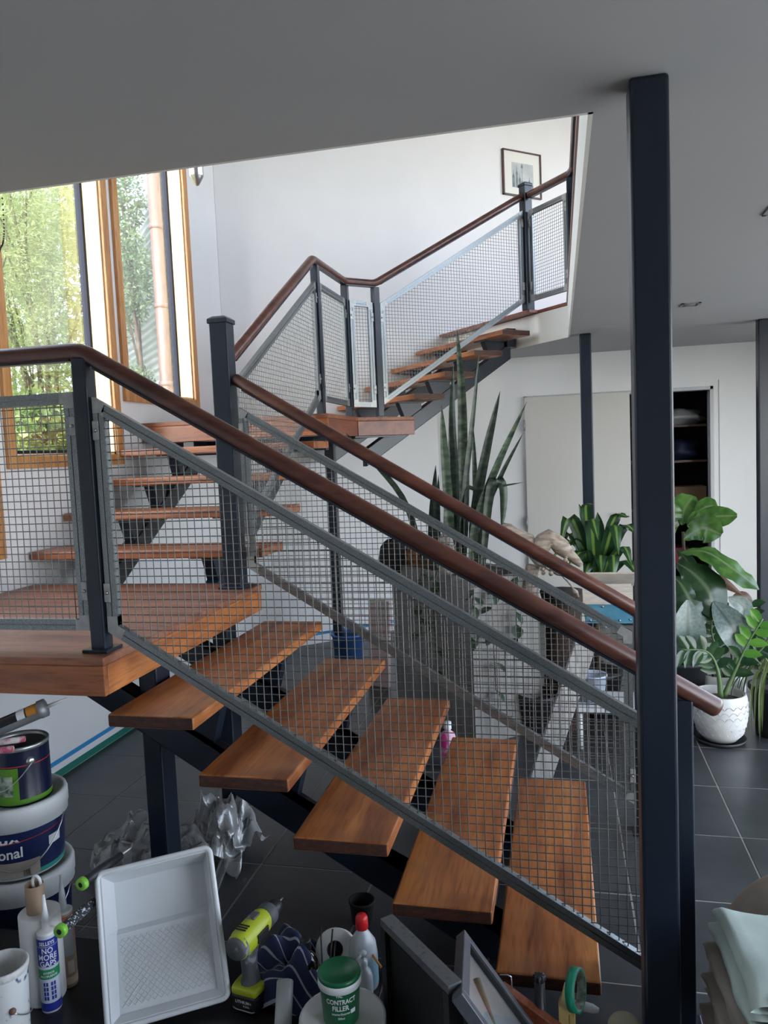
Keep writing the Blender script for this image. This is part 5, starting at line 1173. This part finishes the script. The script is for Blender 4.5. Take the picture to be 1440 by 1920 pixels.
def heap(name, label, cat, loc, size, seed, m, nu=40, nv=34, rz=0.0):
    from mathutils import noise as N; sx, sy, sz = size; V = []; F = []; UV = []
    for j in range(nv + 1):
        for i in range(nu + 1):
            a, c = i / nu * 2 - 1, j / nv * 2 - 1; r = math.sqrt(a * a + c * c); p = Vector((a * 1.1 + seed, c * 1.1, seed))
            e = max(0, 1 - min(1, r / 1.05) ** 3.2); f = .62 + .60 * N.noise(p * 1.7) + .30 * N.noise(p * 3.1 + Vector((2, 7, 0)))
            V.append((a * sx * (1 + .22 * N.noise(p * 1.3)), c * sy * (1 + .22 * N.noise(p * 1.4 + Vector((4, 4, 0)))), max(.002, sz * e * f))); UV.append((i / nu + .05 * N.noise(p * 1.5), j / nv))
    F = [(j * (nu + 1) + i, j * (nu + 1) + i + 1, (j + 1) * (nu + 1) + i + 1, (j + 1) * (nu + 1) + i) for j in range(nv) for i in range(nu)]
    me = bpy.data.meshes.new(name); me.from_pydata(V, [], F); uvl = me.uv_layers.new(name='UVMap')
    for lp in me.loops: uvl.data[lp.index].uv = UV[lp.vertex_index]
    me.polygons.foreach_set('use_smooth', [True] * len(F)); me.update(); o = link(name, me, m, None, loc, (0, 0, rz)); return tag(o, label, cat)
NSC = cloth_mat()
hp = (-0.714, 1.938, 0.245)
heap('striped_cloth', 'heap of navy striped cloth behind the brown bottle', 'cloth', (hp[0] - .005, 1.815, TZ), (.10, .125, .16), 5.3, NSC, rz=1.45)
# ---- bottles, rolls, tub in the middle
AMB = pm('brown_glass', (.010, .005, .003), .08, coat=.6)
bo = std('brown_bottle', 'dark brown glass bottle with white label', 'bottle', (-0.668, 1.790, 0.245))
MB().lathe([(.001, 0), (.030, 0), (.032, .004), (.032, .088), (.029, .102), (.018, .118), (.0125, .124), (.0125, .132)], 26).build('body', AMB, bo)
MB().lathe([(.0325, .010), (.0325, .082)], 26).build('label', pm('off_white_label', (.56, .57, .58), .6), bo); MB().lathe([(.0145, .130), (.0145, .152), (.013, .156), (.001, .156)], 20).build('cap', BLACK, bo)
b = MB(); fa2 = math.atan2(-bo.location.y, -bo.location.x)
for q in range(8): b.lathe([(.0328, .014), (.0328, .034)], 1, (0, 0, 0), False, fa2 + .35 + q * .06, fa2 + .38 + q * .06)
b.build('barcode', BLACK, bo); b = MB()
for q in range(10): b.lathe([(.0328, .020 + q * .0055), (.0328, .0215 + q * .0055)], 5, (0, 0, 0), False, fa2 - .5, fa2 - .05 - (q % 3) * .1)
b.build('small_print', GRYP, bo)
ft0, ft1 = Vector((-0.682, 1.640, 0.262)), Vector((-0.701, 1.721, 0.334))
fl = thing('film_roll', 'white wrapped roll leaning beside the brown bottle', 'roll'); dd = ft1 - ft0; orient(fl, tuple(ft0), dd)
MB().lathe([(.001, 0), (.020, 0), (.021, .002), (.021, dd.length - .003), (.019, dd.length), (.001, dd.length)], 20).build('roll', pm('cloudy_white_wrap', (.50, .52, .53), .4, var=.25, vscale=18), fl)
wb = (-0.531, 1.647, 0.320)
wl_ = thing('white_tub', 'white round tub under the green filler tub', 'tub', (wb[0], wb[1], TZ))
MB().lathe([(.001, 0), (.088, 0), (.092, .004), (.097, .06)], 34).build('body', PAIL, wl_); MB().lathe([(.098, .045), (.104, .047), (.104, .070), (.101, .075), (.095, .075), (.088, .068), (.001, .068)], 34).build('lid', PAIL, wl_)
FG = pm('filler_green', (.006, .12, .045), .35, var=.15, vscale=12); fz = TZ + .068
ff = thing('filler_tub', 'green contract filler tub with green lid', 'tub', (wb[0] - .004, wb[1] + .002, fz)); FH2 = .112
MB().lathe([(.001, 0), (.040, 0), (.042, .003), (.048, FH2 - .018)], 30).build('body', FG, ff)
MB().lathe([(.0485, FH2 - .024), (.0515, FH2 - .022), (.0515, FH2 - .006), (.049, FH2 - .004)], 30).build('white_collar', WPL, ff)
MB().lathe([(.050, FH2 - .006), (.0515, FH2), (.0500, FH2 + .006), (.046, FH2 + .006), (.043, FH2 + .001), (.001, FH2 + .001)], 30).build('lid', FG, ff)
fa3 = math.atan2(-ff.location.y, -ff.location.x); text_cyl('lettering', 'CONTRACT', .0155, .0465, fa3 + .02, .070, LETW, ff, .0004, .85); text_cyl('lettering', 'FILLER', .0165, .0456, fa3 - .02, .054, LETW, ff, .0004, .85)
text_cyl('lettering', 'PAL', .010, .0476, fa3 - .05, .086, LETW, ff, .0002, .9); text_cyl('lettering', 'Interior/Exterior', .0075, .0445, fa3 + .0, .040, LETW, ff, .0001, .85); text_cyl('lettering', '500ml', .0075, .0437, fa3 + .0, .029, LETW, ff, .0001, .85)
MB().lathe([(.0448, .036), (.0452, .046)], 4, (0, 0, 0), True, fa3 + .52, fa3 + .82).build('printed_box', LETW, ff)
tp = Vector((-0.607, 1.806, 0.351))
tw = thing('paper_towel_roll', 'white paper roll end with dark core behind filler tub', 'paper roll'); orient(tw, tuple(tp - Vector((.0, -.04, .01))), (-tp.x * .35 - .05, -.8, .55))
MB().lathe([(.001, -.09), (.050, -.09), (.052, -.086), (.052, .0), (.050, .003), (.020, .003)], 28).build('roll', ROLLW, tw); MB().lathe([(.0215, .0035), (.019, .004), (.018, -.03), (.001, -.03)], 20).build('core', pm('dark_core', (.05, .03, .025), .9), tw)
for k, (q0, q1) in enumerate((((-0.609, 1.743, 0.340), (-0.627, 1.797, 0.433)), ((-0.599, 1.766, 0.342), (-0.603, 1.822, 0.414)), ((-0.594, 1.776, 0.335), (-0.597, 1.821, 0.382)))):
    tag(MB().tube([(0, 0, 0), tuple(Vector(q1) - Vector(q0))], .0024, 6).build('black_rod', BLACK, None, 0, 2, tuple(Vector(q0))), ('long thin black rod leaning nearest the brown bottle', 'thin black rod standing in the dark paper roll core', 'short thin black rod closest to the red cap')[k], 'rod', 'thin black rods by the paper roll')
CLR = pm('cloudy_clear_plastic', (.48, .51, .53), .25, var=.1, vscale=10); 
rbx = (-0.534, 1.858, 0.245)
rb = thing('cleaner_bottle', 'cloudy white bottle with red cap beside filler tub', 'bottle', (rbx[0], rbx[1], TZ), .3)
MB().lathe([(.001, 0), (.036, 0), (.038, .004), (.038, .09), (.034, .12), (.018, .145), (.012, .152), (.012, .16)], 24).build('body', CLR, rb); MB().lathe([(.016, .156), (.017, .162), (.016, .185), (.012, .192), (.001, .193)], 20).build('cap', pm('bright_red_cap', (.55, .01, .015), .35), rb)
MB().lathe([(.0385, .015), (.0385, .085)], 10, (0, 0, 0), True, -1.3, .2).build('label', pm('pale_blue_label', (.25, .42, .52), .5), rb)
pbx = (-0.524, 1.786, 0.245)
pb = thing('pump_bottle', 'clear pump bottle standing close behind filler tub', 'bottle', (pbx[0] + .008, pbx[1] + .002, TZ), .5)
MB().lathe([(.001, 0), (.022, 0), (.024, .003), (.024, .075), (.020, .088), (.010, .098), (.010, .106)], 20).build('body', CLR, pb); MB().lathe([(.012, .102), (.012, .116), (.005, .118), (.004, .13), (.011, .131), (.011, .137), (.001, .138)], 16).build('pump_head', CLR, pb); MB().tube([(0, 0, .134), (-.012, -.012, .134), (-.022, -.022, .128)], .004, 7).build('spout', CLR, pb)
k0, k1 = Vector((-0.504, 1.839, 0.343)), Vector((-0.477, 1.823, 0.322))
tag(MB().tube([(0, 0, 0), tuple(k1 - k0)], .0032, 6).build('pencil', pm('orange_pencil', (.55, .22, .03), .45), None, 0, 2, tuple(k0)), 'short orange pencil leaning by the black box frame', 'pencil')
bb = thing('paint_brush_pot', 'black pot standing in shadow under the stringer', 'pot', (-0.714, 2.499, 0.000))
MB().lathe([(.001, 0), (.038, 0), (.044, .07), (.047, .07), (.047, .078), (.041, .078), (.036, .02), (.001, .02)], 22).build('body', pm('sooty_black', (.004, .004, .004), .8), bb)

# ---- black shadow box and grey picture frame
c0, c1, c2_, c3 = (Vector(p) for p in ((-0.457, 1.753, 0.500), (-0.430, 1.782, 0.500), (-0.234, 1.561, 0.500), (-0.258, 1.541, 0.500)))
ax_ = (c3 - c0); ay_ = (c1 - c0); ay_ = (ay_ - ax_ * (ay_.dot(ax_) / ax_.length_squared)).normalized() * .036
DUST = pm('dusty_black_board', (.030, .029, .030), .7, col2=(.10, .10, .10), vscale=90, ramp=(.55, .8))
sbx = thing('black_box_frame', 'deep black box frame standing upright beside the table', 'frame', (c0.x, c0.y, 0)); H = .5; t_ = ax_.normalized() * .022
b = MB(); b.obox((0, 0, H - .02), ax_, ay_, (0, 0, .02)); b.build('top_board', DUST, sbx, .001)
MB().obox((0, 0, 0), t_, ay_, (0, 0, H - .0205)).build('side_board', BLACK, sbx); MB().obox(ax_ - t_, t_, ay_, (0, 0, H - .0205)).build('side_board', BLACK, sbx); MB().obox(t_ * 1.01, ax_ - t_ * 2.02, ay_, (0, 0, .02)).build('bottom_board', BLACK, sbx)
MB().obox(t_ * 1.02 + ay_ * .35 + Z_ * .021, ax_ - t_ * 2.04, ay_ * .1, (0, 0, H - .042)).build('back_panel', pm('matt_black_panel', (.004, .004, .0045), .6), sbx)
K = Vector((-.262, 1.85, .43)); e1 = Vector((.167, -.03, -.207)); e2 = Vector((.037, -.333, .077)); e2 = (e2 - e1 * (e2.dot(e1) / e1.length_squared)); L1_, L2_ = .50, .345; e1.normalize(); e2.normalize(); nn = e1.cross(e2); nn = nn if nn.z > 0 else -nn
pfm = thing('leaning_frame', 'grey picture frame with glass leaning over beside timber board', 'frame', tuple(K))
GRF = pm('graphite_frame', (.075, .08, .095), .45, var=.3, vscale=60); o_ = -nn * .028; fw = .026; W3 = L2_ - 2 * fw
for nm_, (o3, a3, b3) in {'a': ((0, 0, 0), e1 * L1_, e2 * fw), 'b': (e2 * (L2_ - fw), e1 * L1_, e2 * fw), 'c': (e2 * fw, e1 * fw, e2 * W3), 'd': (e2 * fw + e1 * (L1_ - fw), e1 * fw, e2 * W3)}.items():
    MB().obox(Vector(o3) + o_, a3, b3, nn * .028).build('frame_bar', GRF, pfm, .0015, 1)
MB().obox(e2 * fw + e1 * fw + o_ + nn * .008, e1 * (L1_ - 2 * fw), e2 * W3, nn * .002).build('picture', pm('pale_grey_print', (.30, .32, .33), .35, col2=(.42, .48, .50), vscale=7), pfm)
MB().obox(e2 * fw + e1 * fw + o_ + nn * .016, e1 * (L1_ - 2 * fw), e2 * W3, nn * .002).build('pane', GLASS, pfm)
MB().obox(e2 * (fw + .001) + e1 * fw + o_ + nn * .011, e1 * (L1_ - 2 * fw), e2 * .006, nn * .012).build('inner_lip', BLACK, pfm)
# ---- things around the foot of the flight
u0, u1 = Vector((-0.218, 1.704, 0.403)), Vector((-0.172, 1.608, 0.356))
ctb = thing('cardboard_tube', 'brown cardboard tube resting on the glass of grey frame', 'tube'); dd = u1 - u0; orient(ctb, tuple(u0), dd); MB().lathe([(.0085, 0), (.0105, 0), (.0105, dd.length + .08), (.0085, dd.length + .08), (.0085, 0)], 18).build('body', pm('olive_cardboard', (.20, .15, .09), .85, var=.2, vscale=14), ctb)
v0, v1 = Vector((-0.169, 1.880, 0.283)), Vector((0.019, 1.843, 0.183)); dd = v1 - v0
tag(MB().obox((0, 0, 0), dd, (.0, .0, -.17), (-.012, -.02, 0)).build('timber_board', REDB, None, .002, 1, tuple(v0)), 'red brown timber board on edge beside grey frame', 'board')
kn = thing('black_knob_handle', 'black fluted knob on a dark handle before last tread', 'tool', (-0.080, 1.870, 0.170))
kz = (-0.082, 1.882, 0.309)[2] - .17
b = MB(); rows = []
for z, r_, fl_ in ((kz - .012, .010, 0), (kz - .008, .014, .002), (kz, .0155, .003), (kz + .006, .013, .002), (kz + .008, .006, 0)):
    rows.append([((r_ + fl_ * math.cos(8 * q * math.pi / 24)) * math.cos(q * math.pi / 24), (r_ + fl_ * math.cos(8 * q * math.pi / 24)) * math.sin(q * math.pi / 24), z) for q in range(48)])
b.grid(rows, True, True).f.append(tuple(len(b.v) - 48 + i for i in range(48))); b.sm.append(False); b.build('knob', DK, kn); MB().tube([(0, 0, -.17), (0, 0, kz - .01)], [.018, .013], 14).build('shaft', DK, kn)
tc_ = Vector((0.009, 1.880, 0.279))
tpr = thing('masking_tape_roll', 'roll of green masking tape standing on edge before last tread', 'tape roll'); orient(tpr, tuple(tc_), (.93, -.30, .12))
TAPEG = pm('bright_green_tape', (.0, .25, .14), .45)
MB().lathe([(.046, -.011), (.051, -.011), (.051, .011), (.046, .011)], 36).build('tape', TAPEG, tpr); MB().lathe([(.046, .0112), (.043, .0112), (.043, -.0112), (.046, -.0112)], 36).build('core', pm('printed_core', (.35, .38, .34), .7, col2=(.05, .10, .06), vscale=60), tpr)
ycl = Vector((-0.023, 1.859, 0.235))
yt = thing('plastic_clamp', 'pale yellow plastic clamp body holding green tape roll', 'clamp', tuple(ycl)); YEL = pm('pale_yellow_plastic', (.58, .42, .16), .5, var=.1, vscale=20)
MB().prism([(-.012, 0, -.20), (.016, 0, -.20), (.018, 0, .0), (.012, 0, .012), (.010, 0, .05), (.002, 0, .065), (-.006, 0, .03), (-.012, 0, .02)], (.004, .02, 0)).build('body', YEL, yt, .002)
MB().prism([(.014, -.002, -.2), (.028, -.004, -.2), (.026, -.004, -.012), (.014, -.002, -.008)], (.004, .016, 0)).build('jaw', YEL, yt, .002)
wh = Vector((0.035, 1.921, 0.211)); whs = thing('scraper', 'white plastic scraper grip poking out past green tape roll', 'scraper', tuple(wh - Vector((.045, 0, 0))))
MB().tube([(0, 0, -.006), (.03, -.004, 0), (.06, -.008, -.002), (.075, -.010, -.004)], [.010, .012, .011, .006], 12).build('grip', WPL, whs); MB().tube([(0, 0, -.006), (-.02, .0, -.12), (-.025, 0, -.22)], [.009, .008, .008], 10).build('shank', WPL, whs)
bg_ = Vector((0.124, 1.850, 0.219))
bgt = thing('cream_dome', 'cream rounded lid at the foot of big column', 'lid', (bg_.x, bg_.y, 0)); MB().lathe([(.040, 0), (.042, .16), (.041, bg_.z + .004), (.034, bg_.z + .016), (.018, bg_.z + .022), (.001, bg_.z + .023)], 26).build('body', pm('cream_plastic', (.42, .40, .30), .6, var=.15, vscale=20), bgt)
hk = thing('steel_ring_pull', 'thin steel ring handle beside grey frame corner', 'ring', (-0.158, 1.864, 0.304)); MB().tube([(-.02, 0, .004), (.0, 0, .006), (.008, 0, .002), (.009, 0, -.012), (.009, 0, -.03)], .0018, 6).build('ring', CHROME, hk)

# ---- folded drop sheets stacked against the end post
def folded(name, label, loc, size, m, seed, rz=0.0, layers=3, sag=.02, parent_cat='cloth'):
    from mathutils import noise as N; t = thing(name, label, parent_cat, loc, rz); sx, sy, sz = size; lh = sz / layers
    for k in range(layers):
        rows = []; nseg = 40; ins = .004 * k + (.012 if k % 2 else 0)
        prof = [(-sx / 2 + ins, .12), (-sx / 2 + ins * .5, .5), (-sx / 2 + ins, .88), (-sx / 2 + .03, 1.0)] + [(-sx / 2 + .03 + (sx - .06) * q / 14, 1.0) for q in range(1, 15)] + [(sx / 2 - ins, .88), (sx / 2, .5), (sx / 2 - ins, .12), (sx / 2 - .03, 0.0)] + [(sx / 2 - .03 - (sx - .06) * q / 6, 0.0) for q in range(1, 6)] + [(-sx / 2 + .03, 0.0)]
        for j in range(25):
            y = -sy / 2 + sy * j / 24; row = []
            for x, f in prof:
                w_ = N.noise(Vector((x * 6 + seed, y * 6, k * 3.1))) * .012 + N.noise(Vector((x * 17 + seed, y * 15, k))) * .005; e = 1 - .5 * (abs(2 * y / sy)) ** 8
                row.append((x + w_, y + w_ * .6, (k + f * e * 1.02) * lh + (w_ * (1 if f > .3 else .15))))
            rows.append(row)
        MB().grid(rows, True, True).build('fold', m, t)
    return t
MINT = pm('mint_green_cotton', (.50, .58, .52), .9, var=.07, vscale=10, bump=.15, bscale=18); CANV = pm('beige_canvas', (.46, .40, .34), .95, var=.12, vscale=14, bump=.2, bscale=25); CANVD = pm('taupe_canvas', (.30, .26, .22), .95, var=.15, vscale=14, bump=.25, bscale=22)
stl = thing('low_stool', 'low stool hidden beneath the folded drop sheets', 'stool', (.56, 1.82, 0)); MB().box((-.20, -.16, .20), (.22, .13, .225)).build('seat', BLACK, stl)
for x in (-.18, .2):
    for y in (-.14, .11): MB().cbox((x, y, .1), (.03, .03, .2)).build('leg', BLACK, stl)
folded('folded_sheet', 'taupe canvas drop sheets folded under the mint cloth', (.55, 1.79, .226), (.46, .32, .20), CANVD, 3.0, .05, 5)
folded('folded_sheet', 'mint green cloth folded on top of the drop sheet stack', (.56, 1.79, .430), (.44, .33, .075), MINT, 7.0, .07, 2)
bgc = thing('canvas_bag', 'beige canvas bundle behind the mint green cloth', 'bag', (.62, 2.10, 0)); lump('b', (0, 0, .25), (.26, .105, .27), 0, 31, None, .10, 30, 20, 2.0).build('bundle', CANV, bgc)
MB().tube(smooth_path([(-.235, -.05, .42), (-.20, -.10, .36), (-.21, -.10, .28)], 10), .002, 5).build('seam', pm('seam_thread', (.5, .42, .3), .9), bgc)
b = MB(); dr0 = (.345, 1.63, .0)
# draped corner of the mint cloth down the near side
rows = []
for j in range(16):
    rows.append([( -.02 + .005 * math.sin(i * .9 + j * .4) + .30 * i / 18, -.012 * j / 15 - .012 + .008 * math.sin(i * 1.1), .505 - .0135 * j + .004 * math.sin(i * .8) - (.0 if j else .004)) for i in range(19)])
dp_ = MB().grid(rows).build('draped_corner', MINT, None, 0, 2, (.42, 1.625, 0)); sm_ = dp_.modifiers.new('thickness', 'SOLIDIFY'); sm_.thickness = .005
mint = [o for o in bpy.data.objects if o.name == 'folded_sheet.001'][0]; dp_.parent = mint; dp_.matrix_parent_inverse = mint.matrix_basis.inverted()
